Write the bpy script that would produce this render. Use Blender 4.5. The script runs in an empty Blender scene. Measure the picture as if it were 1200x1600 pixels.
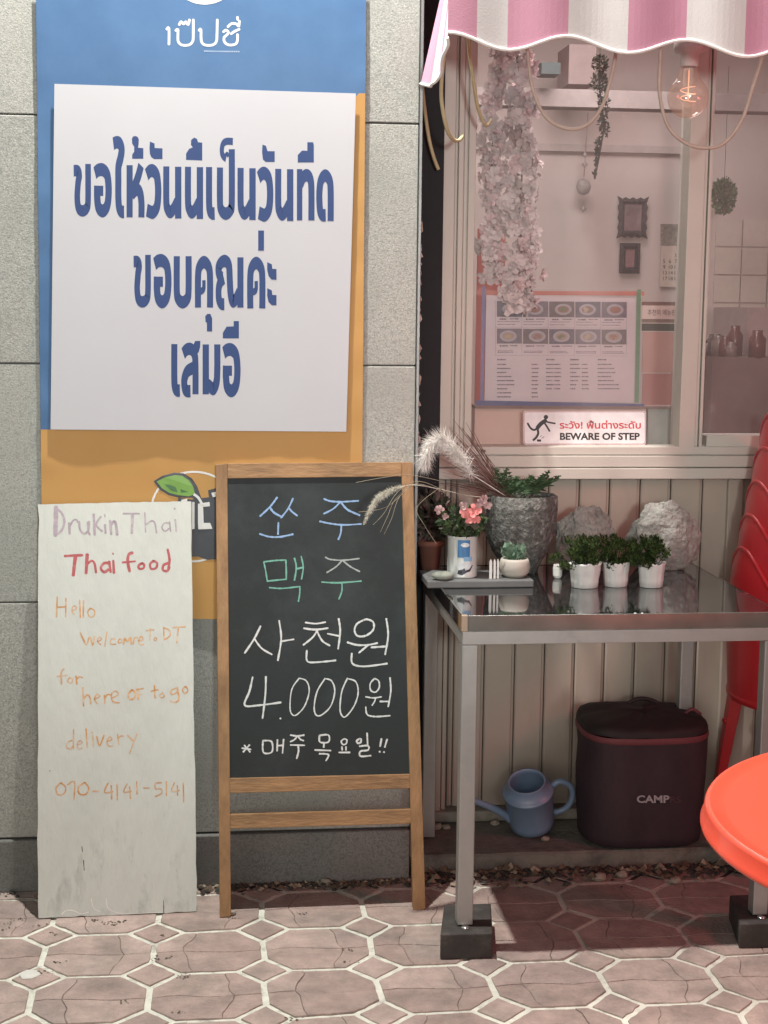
import bpy, bmesh, math, random
from math import radians, sin, cos, tan, pi, atan, atan2, sqrt
from mathutils import Vector, Matrix, Euler, noise
S = bpy.context.scene
COL = S.collection
random.seed(7)

# ------------------------------------------------------------------ camera
CAM = Vector((0, 0, 1.49)); FPX = 2350.0
YAW, PITCH, ROLL = radians(6.3), radians(7.75), 0.0105
fw = Vector((sin(YAW)*cos(PITCH), cos(YAW)*cos(PITCH), -sin(PITCH)))
rt = Vector((cos(YAW), -sin(YAW), 0)); up = rt.cross(fw)
R_ = rt*cos(ROLL) + up*sin(ROLL); U_ = up*cos(ROLL) - rt*sin(ROLL)
cd = bpy.data.cameras.new('camera'); cam = bpy.data.objects.new('camera', cd); COL.objects.link(cam)
M = Matrix((R_, U_, -fw)).transposed().to_4x4(); M.translation = CAM; cam.matrix_world = M
cd.sensor_fit = 'HORIZONTAL'; cd.sensor_width = 36; cd.lens = 36*FPX/1200
cd.clip_end = 300; cd.clip_start = 0.05
S.camera = cam
S.render.resolution_x, S.render.resolution_y = 768, 1024

# ------------------------------------------------------------------ world, lamps, exposure
w = bpy.data.worlds.new('World'); S.world = w; w.use_nodes = True
nt = w.node_tree; bg = nt.nodes['Background']
sk = nt.nodes.new('ShaderNodeTexSky'); sk.sky_type = 'NISHITA'; sk.sun_disc = False
sk.sun_elevation = radians(12); sk.sun_rotation = radians(200); sk.air_density = 1.5; sk.dust_density = 3
hs = nt.nodes.new('ShaderNodeHueSaturation'); hs.inputs['Saturation'].default_value = 0.25
nt.links.new(sk.outputs[0], hs.inputs['Color']); nt.links.new(hs.outputs[0], bg.inputs[0])
bg.inputs[1].default_value = 0.055

def lamp(name, kind, loc, energy, color, target=None, size=0.1, spot=None, blend=.3):
    d = bpy.data.lights.new(name, kind); d.energy = energy; d.color = color
    if kind == 'AREA': d.shape = 'DISK'; d.size = size
    else: d.shadow_soft_size = size
    if spot: d.spot_size = spot; d.spot_blend = blend
    o = bpy.data.objects.new(name, d); COL.objects.link(o); o.location = loc
    if target is not None:
        o.rotation_euler = (Vector(target)-Vector(loc)).to_track_quat('-Z', 'Y').to_euler()
    return o
lamp('street_lamp_light', 'SPOT', (-0.05, 3.36, 3.75), 540, (1.0, .97, .90), (-0.05, 3.2, 0), 0.03, radians(150), .5)
lamp('front_fill_light', 'SPOT', (0.55, -1.5, 1.75), 400, (.96, 1.0, .96), (0.30, 3.8, 1.85), .20, radians(40), .75)  # added front fill; cone edge shaped to leave the lower wall dim
lamp('red_sign_light', 'AREA', (2.6, 2.3, 1.7), 11, (1.0, .10, .13), (1.3, 3.9, .6), 0.5)
lamp('table_lamp_light', 'SPOT', (1.35, 1.9, 2.7), 165, (1.0, .86, .76), (1.0, 2.2, .7), 0.05, radians(30), .4)
lamp('shop_ceiling_light', 'AREA', (1.3, 5.1, 2.75), 23, (1.0, .91, .88), (1.3, 5.2, 0), 0.9)
lamp('window_fill_light', 'AREA', (0.95, 4.36, 2.85), 10, (1.0, .85, .80), (0.95, 4.25, 1), 0.3)  # fill added behind the glass to brighten ledge and frame
lamp('pink_sill_fill', 'SPOT', (0.10, 1.2, 2.6), 60, (1.0, .42, .34), (0.80, 4.1, 1.22), 0.10, radians(19), 1.0)  # pink spot added to tint the sill
S.view_settings.view_transform = 'Standard'; S.view_settings.look = 'None'
S.view_settings.exposure = 0.0; S.view_settings.gamma = 1; S.view_settings.use_curve_mapping = False
S.cycles.use_denoising = True

# ------------------------------------------------------------------ rays: a photo pixel onto a real plane
def ray(px, py): return (fw + R_*((px-600)/FPX) + U_*((800-py)/FPX))
def onY(px, py, Y): d = ray(px, py); return CAM + d*((Y-CAM.y)/d.y)
def onZ(px, py, Z): d = ray(px, py); return CAM + d*((Z-CAM.z)/d.z)
class Plane:
    def __init__(s, a, b, c):          # a origin, b along width, c towards top
        s.o = Vector(a); s.u = (Vector(b)-s.o).normalized()
        n = s.u.cross(Vector(c)-s.o).normalized(); s.v = n.cross(s.u)*1.0
        if n.dot(CAM-s.o) < 0: n = -n
        s.n = n
        s.v = n.cross(s.u)
        if s.v.z < 0: s.v = -s.v
    def hit(s, px, py, off=0.0):
        d = ray(px, py); t = (s.o+s.n*off-CAM).dot(s.n)/d.dot(s.n); return CAM + d*t
    def uv(s, p): q = p-s.o; return q.dot(s.u), q.dot(s.v)
    def pt(s, u, v, off=0.0): return s.o + s.u*u + s.v*v + s.n*off
def yplane(Y): return Plane((0, Y, 0), (1, Y, 0), (0, Y, 1))

# ------------------------------------------------------------------ materials
def lin(c): return tuple(((v/255)/12.92 if v/255 <= .04045 else ((v/255+.055)/1.055)**2.4) for v in c)
MATS = {}
def mat(name, col, rough=.6, metal=0, var=.12, scale=20, bump=0, bscale=60, col2=None, c2amt=.5, c2scale=4, spec=.5, coat=0, stretch=(1,1,1), trans=0):
    if name in MATS: return MATS[name]
    m = bpy.data.materials.new(name); m.use_nodes = True; n = m.node_tree; b = n.nodes['Principled BSDF']; L = n.links
    b.inputs['Roughness'].default_value = rough; b.inputs['Metallic'].default_value = metal
    b.inputs['Specular IOR Level'].default_value = spec; b.inputs['Coat Weight'].default_value = coat
    b.inputs['Transmission Weight'].default_value = trans
    tc = n.nodes.new('ShaderNodeTexCoord'); mp = n.nodes.new('ShaderNodeMapping'); mp.inputs['Scale'].default_value = stretch
    L.new(tc.outputs['Object'], mp.inputs[0])
    ns = n.nodes.new('ShaderNodeTexNoise'); ns.inputs['Scale'].default_value = scale; ns.inputs['Detail'].default_value = 6
    ns.inputs['Roughness'].default_value = .65
    L.new(mp.outputs[0], ns.inputs[0])
    hsv = n.nodes.new('ShaderNodeHueSaturation')
    mr = n.nodes.new('ShaderNodeMapRange'); mr.inputs[1].default_value = .3; mr.inputs[2].default_value = .7
    mr.inputs[3].default_value = 1-var; mr.inputs[4].default_value = 1+var
    L.new(ns.outputs['Fac'], mr.inputs[0]); L.new(mr.outputs[0], hsv.inputs['Value'])
    if col2 is not None:
        n2 = n.nodes.new('ShaderNodeTexNoise'); n2.inputs['Scale'].default_value = c2scale; n2.inputs['Detail'].default_value = 8
        n2.inputs['Roughness'].default_value = .7
        L.new(mp.outputs[0], n2.inputs[0])
        rp = n.nodes.new('ShaderNodeMapRange'); rp.inputs[1].default_value = 1-c2amt-.08; rp.inputs[2].default_value = 1-c2amt+.12
        L.new(n2.outputs['Fac'], rp.inputs[0])
        mx = n.nodes.new('ShaderNodeMix'); mx.data_type = 'RGBA'
        mx.inputs[6].default_value = (*col, 1); mx.inputs[7].default_value = (*col2, 1)
        L.new(rp.outputs[0], mx.inputs[0]); L.new(mx.outputs[2], hsv.inputs['Color'])
    else: hsv.inputs['Color'].default_value = (*col, 1)
    L.new(hsv.outputs[0], b.inputs['Base Color'])
    if bump:
        nb = n.nodes.new('ShaderNodeTexNoise'); nb.inputs['Scale'].default_value = bscale; nb.inputs['Detail'].default_value = 5
        L.new(mp.outputs[0], nb.inputs[0])
        bp = n.nodes.new('ShaderNodeBump'); bp.inputs['Strength'].default_value = bump; bp.inputs['Distance'].default_value = .01
        L.new(nb.outputs['Fac'], bp.inputs['Height']); L.new(bp.outputs[0], b.inputs['Normal'])
    MATS[name] = m; return m
def granite(name, base, k=1.0):
    m = mat(name, base, .8, var=.10, scale=3, bump=.15, bscale=250, spec=.3)
    n = m.node_tree; L = n.links; b = n.nodes['Principled BSDF']
    src = b.inputs['Base Color'].links[0].from_socket
    tc = [x for x in n.nodes if x.type == 'TEX_COORD'][0]
    for sc, lo, hi, c in ((190, .50, .64, (.24*k, .25*k, .235*k)), (260, .54, .66, (.54*k, .55*k, .51*k)), (90, .52, .68, (.27*k, .28*k, .265*k)), (4, .45, .75, (.31*k, .32*k, .295*k))):
        v = n.nodes.new('ShaderNodeTexNoise'); v.inputs['Scale'].default_value = sc; v.inputs['Detail'].default_value = 2
        mp = n.nodes.new('ShaderNodeMapping'); mp.inputs['Location'].default_value = (sc, sc*.3, 0)
        L.new(tc.outputs['Object'], mp.inputs[0]); L.new(mp.outputs[0], v.inputs[0])
        r = n.nodes.new('ShaderNodeMapRange'); r.inputs[1].default_value = lo; r.inputs[2].default_value = hi; r.inputs[4].default_value = .75
        L.new(v.outputs['Fac'], r.inputs[0])
        x = n.nodes.new('ShaderNodeMix'); x.data_type = 'RGBA'; x.inputs[7].default_value = (*c, 1)
        L.new(r.outputs[0], x.inputs[0]); L.new(src, x.inputs[6]); src = x.outputs[2]
    L.new(src, b.inputs['Base Color']); return m
def glass(name, tint, haze, gloss=.06, hazecol=(.8, .8, .8), rough=.02):
    m = bpy.data.materials.new(name); m.use_nodes = True; n = m.node_tree; n.nodes.clear(); L = n.links
    o = n.nodes.new('ShaderNodeOutputMaterial'); t = n.nodes.new('ShaderNodeBsdfTransparent'); t.inputs[0].default_value = (*tint, 1)
    d = n.nodes.new('ShaderNodeBsdfDiffuse'); d.inputs[0].default_value = (*hazecol, 1)  # milky haze painted into the glass as a diffuse share
    g = n.nodes.new('ShaderNodeBsdfGlossy'); g.inputs['Roughness'].default_value = rough
    tc = n.nodes.new('ShaderNodeTexCoord'); ns = n.nodes.new('ShaderNodeTexNoise'); ns.inputs['Scale'].default_value = 3.0; ns.inputs['Detail'].default_value = 8
    L.new(tc.outputs['Object'], ns.inputs[0])
    mr = n.nodes.new('ShaderNodeMapRange'); mr.inputs[1].default_value = .3; mr.inputs[2].default_value = .7; mr.inputs[3].default_value = haze*.6; mr.inputs[4].default_value = haze*1.4
    L.new(ns.outputs['Fac'], mr.inputs[0])
    a = n.nodes.new('ShaderNodeMixShader'); L.new(mr.outputs[0], a.inputs[0]); L.new(t.outputs[0], a.inputs[1]); L.new(d.outputs[0], a.inputs[2])
    b = n.nodes.new('ShaderNodeMixShader'); fr = n.nodes.new('ShaderNodeFresnel'); fr.inputs[0].default_value = 1.45
    if gloss > .06: b.inputs[0].default_value = gloss
    else: L.new(fr.outputs[0], b.inputs[0])
    L.new(a.outputs[0], b.inputs[1]); L.new(g.outputs[0], b.inputs[2]); L.new(b.outputs[0], o.inputs[0])
    MATS[name] = m; return m

# ------------------------------------------------------------------ mesh builder
class MB:
    def __init__(s): s.v = []; s.f = []; s.m = []; s.sm = []; s.k = 0
    def face(s, pts, mi=0, smooth=False):
        i = len(s.v); s.v += [Vector(p) for p in pts]; s.f.append(tuple(range(i, i+len(pts)))); s.m.append(mi); s.sm.append(smooth)
    def box(s, a, b, mi=0, bev=0):
        x0, y0, z0 = [min(p, q) for p, q in zip(a, b)]; x1, y1, z1 = [max(p, q) for p, q in zip(a, b)]
        i = len(s.v)
        s.v += [Vector(p) for p in ((x0,y0,z0),(x1,y0,z0),(x1,y1,z0),(x0,y1,z0),(x0,y0,z1),(x1,y0,z1),(x1,y1,z1),(x0,y1,z1))]
        for f in ((0,3,2,1),(4,5,6,7),(0,1,5,4),(1,2,6,5),(2,3,7,6),(3,0,4,7)): s.f.append(tuple(i+k for k in f)); s.m.append(mi); s.sm.append(False)
    def hexa(s, P, mi=0):              # 4 front corners + 4 back corners
        i = len(s.v); s.v += [Vector(p) for p in P]
        for f in ((0,1,2,3),(7,6,5,4),(0,4,5,1),(1,5,6,2),(2,6,7,3),(3,7,4,0)): s.f.append(tuple(i+k for k in f)); s.m.append(mi); s.sm.append(False)
    def prism(s, pts, d, mi=0):        # polygon + offset vector
        d = Vector(d); n = len(pts); i = len(s.v); s.v += [Vector(p) for p in pts] + [Vector(p)+d for p in pts]
        s.f.append(tuple(range(i, i+n))); s.m.append(mi); s.sm.append(False)
        s.f.append(tuple(range(i+2*n-1, i+n-1, -1))); s.m.append(mi); s.sm.append(False)
        for k in range(n):
            s.f.append((i+k, i+n+k, i+n+(k+1) % n, i+(k+1) % n)); s.m.append(mi); s.sm.append(False)
    def tube(s, pts, r, n=8, mi=0, cap=True, closed=False):
        pts = [Vector(p) for p in pts]; N = len(pts)
        rs = r if isinstance(r, (list, tuple)) else [r]*N
        t0 = (pts[1]-pts[0]).normalized(); ref = Vector((0,0,1)) if abs(t0.z) < .9 else Vector((1,0,0))
        a = t0.cross(ref).normalized(); base = len(s.v)
        for k in range(N):
            if closed: t = pts[(k+1) % N]-pts[k-1]
            else: t = pts[min(k+1, N-1)]-pts[max(k-1, 0)]
            t.normalize(); a = (a - t*a.dot(t)).normalized(); b = t.cross(a)
            for j in range(n):
                q = 2*pi*j/n; s.v.append(pts[k]+(a*cos(q)+b*sin(q))*rs[k])
        for k in range(N if closed else N-1):
            k2 = (k+1) % N
            for j in range(n):
                s.f.append((base+k*n+j, base+k*n+(j+1) % n, base+k2*n+(j+1) % n, base+k2*n+j)); s.m.append(mi); s.sm.append(True)
        if cap and not closed:
            s.f.append(tuple(base+j for j in range(n-1, -1, -1))); s.m.append(mi); s.sm.append(False)
            s.f.append(tuple(base+(N-1)*n+j for j in range(n))); s.m.append(mi); s.sm.append(False)
    def lathe(s, prof, c=(0,0,0), n=32, mi=0, sx=1, sy=1, jit=0, mat4=None, smooth=True):
        c = Vector(c); base = len(s.v); N = len(prof)
        for k, (r, z) in enumerate(prof):
            for j in range(n):
                q = 2*pi*j/n; rr = r
                if jit: rr = r*(1+jit*noise.noise(Vector((cos(q)*3+c.x*9, sin(q)*3, z*40))))
                p = Vector((rr*cos(q)*sx, rr*sin(q)*sy, z))
                if mat4 is not None: p = mat4 @ p
                s.v.append(c+p)
        for k in range(N-1):
            for j in range(n):
                s.f.append((base+k*n+j, base+k*n+(j+1) % n, base+(k+1)*n+(j+1) % n, base+(k+1)*n+j)); s.m.append(mi); s.sm.append(smooth)
    def ribbon(s, pts, width, P, off=.0001, ys=1.0, mi=0, smooth=3, rnd=False, taper=0, jit=0):
        # pts in 2D px-like space mapped by s.map -> ribbon with width in the same units; ys: vertical pen stretch
        q = [Vector((x, y/ys)) for x, y in pts]
        if smooth and len(q) > 2:
            out = []
            for i in range(len(q)-1):
                p0, p1, p2, p3 = q[max(i-1, 0)], q[i], q[i+1], q[min(i+2, len(q)-1)]
                for t in range(smooth):
                    t /= smooth
                    out.append(.5*((2*p1)+(p2-p0)*t+(2*p0-5*p1+4*p2-p3)*t*t+(3*p1-p0-3*p2+p3)*t**3))
            out.append(q[-1]); q = out
        elif len(q) == 2:
            q = [q[0].lerp(q[1], t/4) for t in range(5)]
        N = len(q); Lp, Rp = [], []
        for k in range(N):
            t = q[min(k+1, N-1)]-q[max(k-1, 0)]
            if t.length < 1e-9: t = Vector((1, 0))
            t.normalize(); nn = Vector((-t.y, t.x)); wd = width/2
            if taper: wd *= 1-taper*abs(2*k/(N-1)-1)**3
            if jit: wd *= 1+jit*(random.random()-.5)
            a, b = q[k]+nn*wd, q[k]-nn*wd
            Lp.append(a); Rp.append(b)
        if rnd:
            t = (q[0]-q[1]).normalized()*width*.35; Lp.insert(0, Lp[0].lerp(Rp[0], .22)+t); Rp.insert(0, Rp[0].lerp(Lp[1], .22)+t)
            t = (q[-1]-q[-2]).normalized()*width*.35; a, b = Lp[-1], Rp[-1]; Lp.append(a.lerp(b, .22)+t); Rp.append(b.lerp(a, .22)+t)
        s.k += 1; o = off + (s.k % 24)*.000007
        f = lambda p: P(p.x, p.y*ys, o)
        i = len(s.v)
        for a, b in zip(Lp, Rp): s.v += [f(a), f(b)]
        for k in range(len(Lp)-1):
            s.f.append((i+2*k, i+2*k+1, i+2*k+3, i+2*k+2)); s.m.append(mi); s.sm.append(False)
    def flat(s, pts, P, off=.0001, mi=0):
        s.k += 1; o = off + (s.k % 24)*.000007; s.face([P(x, y, o) for x, y in pts], mi)
    def build_words(s, name, mats, parent, gap=.018):
        # one object per word: strokes whose boxes come closer than gap belong together
        n = len(s.v); par = list(range(n))
        def find(a):
            while par[a] != a: par[a] = par[par[a]]; a = par[a]
            return a
        for f in s.f:
            for k in f[1:]: par[find(k)] = find(f[0])
        box = {}
        for i, v in enumerate(s.v):
            r = find(i); b = box.setdefault(r, [v.x, v.x, v.z, v.z]); b[0] = min(b[0], v.x); b[1] = max(b[1], v.x); b[2] = min(b[2], v.z); b[3] = max(b[3], v.z)
        items = [[b, {r}] for r, b in box.items()]; ch = True
        while ch:
            ch = False
            for i in range(len(items)):
                for j in range(i+1, len(items)):
                    a, b = items[i][0], items[j][0]
                    if a[0]-gap < b[1] and b[0]-gap < a[1] and a[2]-gap*.6 < b[3] and b[2]-gap*.6 < a[3]:
                        items[i] = [[min(a[0], b[0]), max(a[1], b[1]), min(a[2], b[2]), max(a[3], b[3])], items[i][1] | items[j][1]]; items.pop(j); ch = True; break
                if ch: break
        for bx, rs in items:
            q = MB(); mp = {}
            for f, mi, sm in zip(s.f, s.m, s.sm):
                if find(f[0]) in rs:
                    for k in f:
                        if k not in mp: mp[k] = len(q.v); q.v.append(s.v[k])
                    q.f.append(tuple(mp[k] for k in f)); q.m.append(mi); q.sm.append(sm)
            q.build(name, mats, parent)
    def build(s, name, mats, parent=None, kind=None, origin=None):
        me = bpy.data.meshes.new(name)
        if origin is not None: o0 = Vector(origin)
        elif parent is not None: o0 = Vector((parent.parent or parent).location)
        else: o0 = Vector((0, 0, 0))
        me.from_pydata([tuple(v-o0) for v in s.v], [], s.f)
        me.polygons.foreach_set('material_index', s.m); me.polygons.foreach_set('use_smooth', s.sm)
        for m in (mats if isinstance(mats, (list, tuple)) else [mats]): me.materials.append(m)
        me.update()
        o = bpy.data.objects.new(name, me); COL.objects.link(o)
        if parent is not None: o.parent = parent
        else: o.location = o0
        if kind: o['kind'] = kind
        return o
# world-space roots: every Empty has no rotation, so a child's mesh is its world shape minus the root's location
def thing(name, label, cat, loc=(0,0,0), group=None):
    o = bpy.data.objects.new(name, None); COL.objects.link(o); o.location = loc; o.empty_display_size = .1
    o['label'] = label; o['category'] = cat
    if group: o['group'] = group
    return o
def tag(o, label, cat, group=None):
    o['label'] = label; o['category'] = cat
    if group: o['group'] = group
    return o
def bevel(o, wdt=.003, seg=2):
    m = o.modifiers.new('bevel', 'BEVEL'); m.width = wdt; m.segments = seg; m.limit_method = 'ANGLE'; m.angle_limit = radians(40)
    return o
def copytree(o, off=(0,0,0), label=None, parent=None):
    c = o.copy(); COL.objects.link(c)
    if parent is not None: c.parent = parent
    else: c.location = Vector(o.location)+Vector(off)
    if label: c['label'] = label
    for ch in o.children: copytree(ch, parent=c)
    return c
def textmesh(body, mb, P, x, y, h, wdt=None, bold=0, mi=0, off=.0001):
    # body lies with baseline at (x, y) in the 2D space of P, cap height about h, stretched to width wdt
    cu = bpy.data.curves.new('lettering', 'FONT'); cu.body = body; cu.size = 1; cu.offset = bold; cu.resolution_u = 3
    ob = bpy.data.objects.new('lettering', cu); COL.objects.link(ob)
    dg = bpy.context.evaluated_depsgraph_get(); me = bpy.data.meshes.new_from_object(ob.evaluated_get(dg))
    vs = [v.co.copy() for v in me.vertices]; fs = [tuple(p.vertices) for p in me.polygons]
    COL.objects.unlink(ob); bpy.data.objects.remove(ob); bpy.data.meshes.remove(me)
    if not vs: return
    x0 = min(v.x for v in vs); x1 = max(v.x for v in vs); sc = h/.73
    sx = (wdt/(x1-x0)) if wdt else sc
    i = len(mb.v); mb.k += 1; o = off+(mb.k % 24)*.000007
    mb.v += [P(x+(v.x-x0)*sx, y-v.y*sc, o) for v in vs]
    for f in fs: mb.f.append(tuple(i+k for k in f)); mb.m.append(mi); mb.sm.append(False)
def leaves(mb, c, rad, n, size, mi=0, up_=.3, seed=1, mis=1, shape=1.8):
    rng = random.Random(seed); c = Vector(c); rad = Vector(rad)
    for _ in range(n):
        while True:
            p = Vector((rng.uniform(-1,1), rng.uniform(-1,1), rng.uniform(-1,1)))
            if p.length < 1 and rng.random() < .35+p.length*.8: break
        d = (p+Vector((0,0,up_))+Vector((rng.gauss(0,.5), rng.gauss(0,.5), rng.gauss(0,.4)))).normalized()
        s_ = size*rng.uniform(.5, 1.3); sd = d.cross(Vector((rng.gauss(0,1), rng.gauss(0,1), rng.gauss(0,1)))).normalized()*s_*.5/shape*1.0
        q = c+Vector((p.x*rad.x, p.y*rad.y, p.z*rad.z)); nrm = d.cross(sd).normalized()*s_*.12
        mb.face([q-d*s_*.5, q+sd+nrm, q+d*s_*.5, q-sd+nrm], mi if mis == 1 else rng.randrange(mis))

# ================================================================== planes of the place
YW = 3.765                      # granite wall face
YS = 4.09                       # shopfront cladding face
YG = 4.10                       # window glass
def X(px, py, Y): return onY(px, py, Y).x
def Z(px, py, Y): return onY(px, py, Y).z

M_granite = [granite('granite_grey_%d' % i, c, k) for i, (c, k) in enumerate([((.385,.395,.365), 1), ((.365,.375,.35), .96), ((.405,.41,.38), 1.04)])]
M_plinth = granite('granite_dark', (.20, .205, .20), .5)
M_mortar = mat('dark_joint', (.13, .13, .125), .9, bump=.2)
M_tile = [mat('pink_paver_%d' % i, c, .75, var=.22, scale=14, bump=.5, bscale=110, col2=(c[0]*.74, c[1]*.78, c[2]*.78), c2amt=.48, c2scale=9, spec=.3) for i, c in enumerate([(.415,.325,.292), (.375,.290,.262), (.435,.345,.312), (.395,.310,.285)])]
M_paint = mat('worn_white_paint', (.68, .70, .62), .75, var=.14, scale=30, bump=.4, bscale=150, col2=(.26,.24,.22), c2amt=.40, c2scale=16)
M_conc = mat('concrete', (.20, .19, .165), .9, var=.2, scale=12, bump=.5, bscale=60, col2=(.10,.095,.085), c2amt=.45, c2scale=7)
M_dirt = mat('dark_dirt', (.055, .05, .045), 1, var=.3, scale=20, bump=.6)

# ------------------------------------------------------------------ ground
mb = MB(); mb.face([(-40,-30,-.012), (40,-30,-.012), (40,60,-.012), (-40,60,-.012)])
mb.build('ground', M_dirt, kind='structure')
# paving: octagon pavers split by a wavy joint, small diamonds, painted lines between
pav = MB()
PX, PY = .2525, .229                                  # pitch of the pattern
c0 = onZ(245, 1457, 0); PO = Vector((c0.x, c0.y))
gx = Vector((cos(radians(-.6)), sin(radians(-.6)))); gy = Vector((sin(radians(1.0)), cos(radians(1.0))))
def G(u, v):
    p = PO + gx*(u*PX) + gy*(v*PY); return p
a_, b_ = .25, .285                                    # half diagonals of a diamond, in pitches
def wob(p, k=.008): return Vector((p.x+k*noise.noise(Vector((p.x*9, p.y*9, 1))), p.y+k*noise.noise(Vector((p.x*9, p.y*9, 5)))))
tiles = []; rng = random.Random(3)
pave = MB()
x0, x1, y0, y1 = -1.6, 2.7, 1.6, 3.79
pave.box((x0, y0, -.010), (x1, y1, -.0035)); paving = pave.build('paving', M_paint, kind='structure')
def tile(poly, mi, top=0.0, shrink=.0065, cx=None):
    pp = []
    for k in range(len(poly)):                      # worn, slightly broken edges
        a, b = poly[k], poly[(k+1) % len(poly)]; pp.append(a); L_ = (b-a).length
        if L_ > .037:
            K = int(L_/.016)
            for t in range(1, K): pp.append(a.lerp(b, t/K)+Vector((rng.gauss(0, .0009), rng.gauss(0, .0009))))
    poly = pp
    c = Vector((sum(p.x for p in poly)/len(poly), sum(p.y for p in poly)/len(poly)))
    if c.y > y1-.02 or c.y < y0 or c.x < x0 or c.x > x1: return
    m = MB(); n = len(poly)
    tl = Vector((rng.gauss(0, .003), rng.gauss(0, .003))); top = max(top, -.0007)
    T = [Vector((p.x, min(p.y, y1), top+(p-c).dot(tl))) for p in poly]
    Tin = [c.to_3d()+ (t-c.to_3d())*.985 for t in T]
    for t, q in zip(Tin, T): t.z = q.z
    i = 0
    cc = sum(Tin, Vector())/n
    for k in range(n): m.face([cc, Tin[k], Tin[(k+1) % n]])
    for k in range(n):
        k2 = (k+1) % n; e = T[k]-Vector((0,0,.0022)); e2 = T[k2]-Vector((0,0,.0022))
        m.face([Tin[k], e, e2, Tin[k2]]); m.face([e, e-Vector((0,0,.006)), e2-Vector((0,0,.006)), e2])
    o = m.build('paver', M_tile[mi], paving)
    tiles.append(o)
def inset(poly, d):
    n = len(poly); out = []
    for k in range(n):
        p, q, r = poly[k-1], poly[k], poly[(k+1) % n]
        e1 = (q-p).normalized(); e2 = (r-q).normalized(); n1 = Vector((-e1.y, e1.x)); n2 = Vector((-e2.y, e2.x))
        b = (n1+n2); b = b/max(.3, b.dot(n1)); out.append(q+b*d)
    return out
def wave(p, q, n=7, amp=.010, ph=0):
    d = q-p; nn = Vector((-d.y, d.x)).normalized()
    return [p+d*(k/n)+nn*amp*sin(k/n*2*pi+ph)*(1 if 0 < k < n else 0)+nn*rng.gauss(0, .0012) for k in range(n+1)]
beds = []
for r in range(-9, 4):
    for c in range(-8, 13):
        D = [G(c-a_, r), G(c, r-b_), G(c+a_, r), G(c, r+b_)]
        tile(inset([wob(p) for p in D], .0075), rng.randrange(4), rng.gauss(0, .0006))
        # octagon between (c,r),(c+1,r),(c+1,r+1),(c,r+1): centre c+.5, r+.5
        E_ = [G(c+a_, r), G(c+1-a_, r), G(c+1, r+b_), G(c+1, r+1-b_), G(c+1-a_, r+1), G(c+a_, r+1), G(c, r+1-b_), G(c, r+b_)]
        O = inset([wob(p) for p in E_], .0072)
        lm = (O[6]+O[7])/2; rm = (O[2]+O[3])/2
        W = wave(lm, rm, 8, .006, rng.choice((0, .6)))
        beds.append(inset(O, .0005)); g = Vector((0, .0011)); t0 = rng.gauss(0, .0008); mi = rng.randrange(4)
        # each half is cut once more by the wavy end joint of the interlocking block underneath
        k = 2 if (c+r) % 2 else 6
        Wm = W[k]
        fb = O[0].lerp(O[1], (k-.5)/7.0) if k == 2 else O[0].lerp(O[1], (k-.5)/7.0)
        ft = O[5].lerp(O[4], (k-.5)/7.0)
        cutb = wave(fb, Wm, 5, .004); cutt = wave(Wm, ft, 5, .004); gx_ = Vector((.0005, 0))
        tile([O[7], O[0]] + [p-gx_ for p in cutb][:-1] + [Wm-g-gx_] + [p-g for p in W[1:k]][::-1] + [W[0]-g], mi, t0)
        tile([fb+gx_, O[1], O[2]] + [p-g for p in W[k+1:]][::-1] + [Wm-g+gx_] + [p+gx_ for p in cutb[1:-1]][::-1], (mi+(rng.random() < .4)) % 4, t0+rng.gauss(0, .0006))
        tile([W[0]+g] + [p+g for p in W[1:k]] + [Wm+g-gx_] + [p-gx_ for p in cutt[1:]] + [O[5], O[6]], rng.randrange(4), t0+rng.gauss(0, .0006))
        tile([Wm+g+gx_] + [p+g for p in W[k+1:]] + [O[3], O[4]] + [p+gx_ for p in cutt[1:]][::-1], rng.randrange(4), t0+rng.gauss(0, .0006))
mb = MB()
for p_ in beds:
    if max(p.y for p in p_) < y1-.01 and min(p.x for p in p_) > x0 and max(p.x for p in p_) < x1 and min(p.y for p in p_) > y0: mb.face([(p.x, p.y, -.0025) for p in p_])
mb.build('joint_bed', mat('joint_sand', (.21,.165,.145), .95, var=.3), paving, kind='stuff')
seen = []
for o in tiles:                                      # keep the tiles that show largest as parts, the rest as one piece of stuff
    v = o.data.vertices[0].co; d = Vector((v.x, v.y, 0))-CAM; zc = d.dot(fw); px = 600+d.dot(R_)/zc*FPX; py = 800-d.dot(U_)/zc*FPX
    seen.append((abs(px-600) > 660 or py > 1660 or py < 1340, abs(px-600), o))
seen.sort(key=lambda t: t[:2])
rest = MB()
for k, (hid, _, o) in enumerate(seen):
    if k >= 290 or hid:
        me = o.data; i = len(rest.v); mi_ = M_tile.index(me.materials[0]); rest.v += [v.co.copy() for v in me.vertices]
        for p in me.polygons: rest.f.append(tuple(i+q for q in p.vertices)); rest.m.append(mi_); rest.sm.append(False)
        bpy.data.objects.remove(o); bpy.data.meshes.remove(me)
rest.build('far_pavers', M_tile, paving, kind='stuff')
mb = MB(); mb.face([(-2.2, 3.712, -.003), (2.7, 3.712, -.003), (2.7, 3.80, -.003), (-2.2, 3.80, -.003)]); mb.build('dirt_strip', M_dirt, kind='structure')
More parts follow.
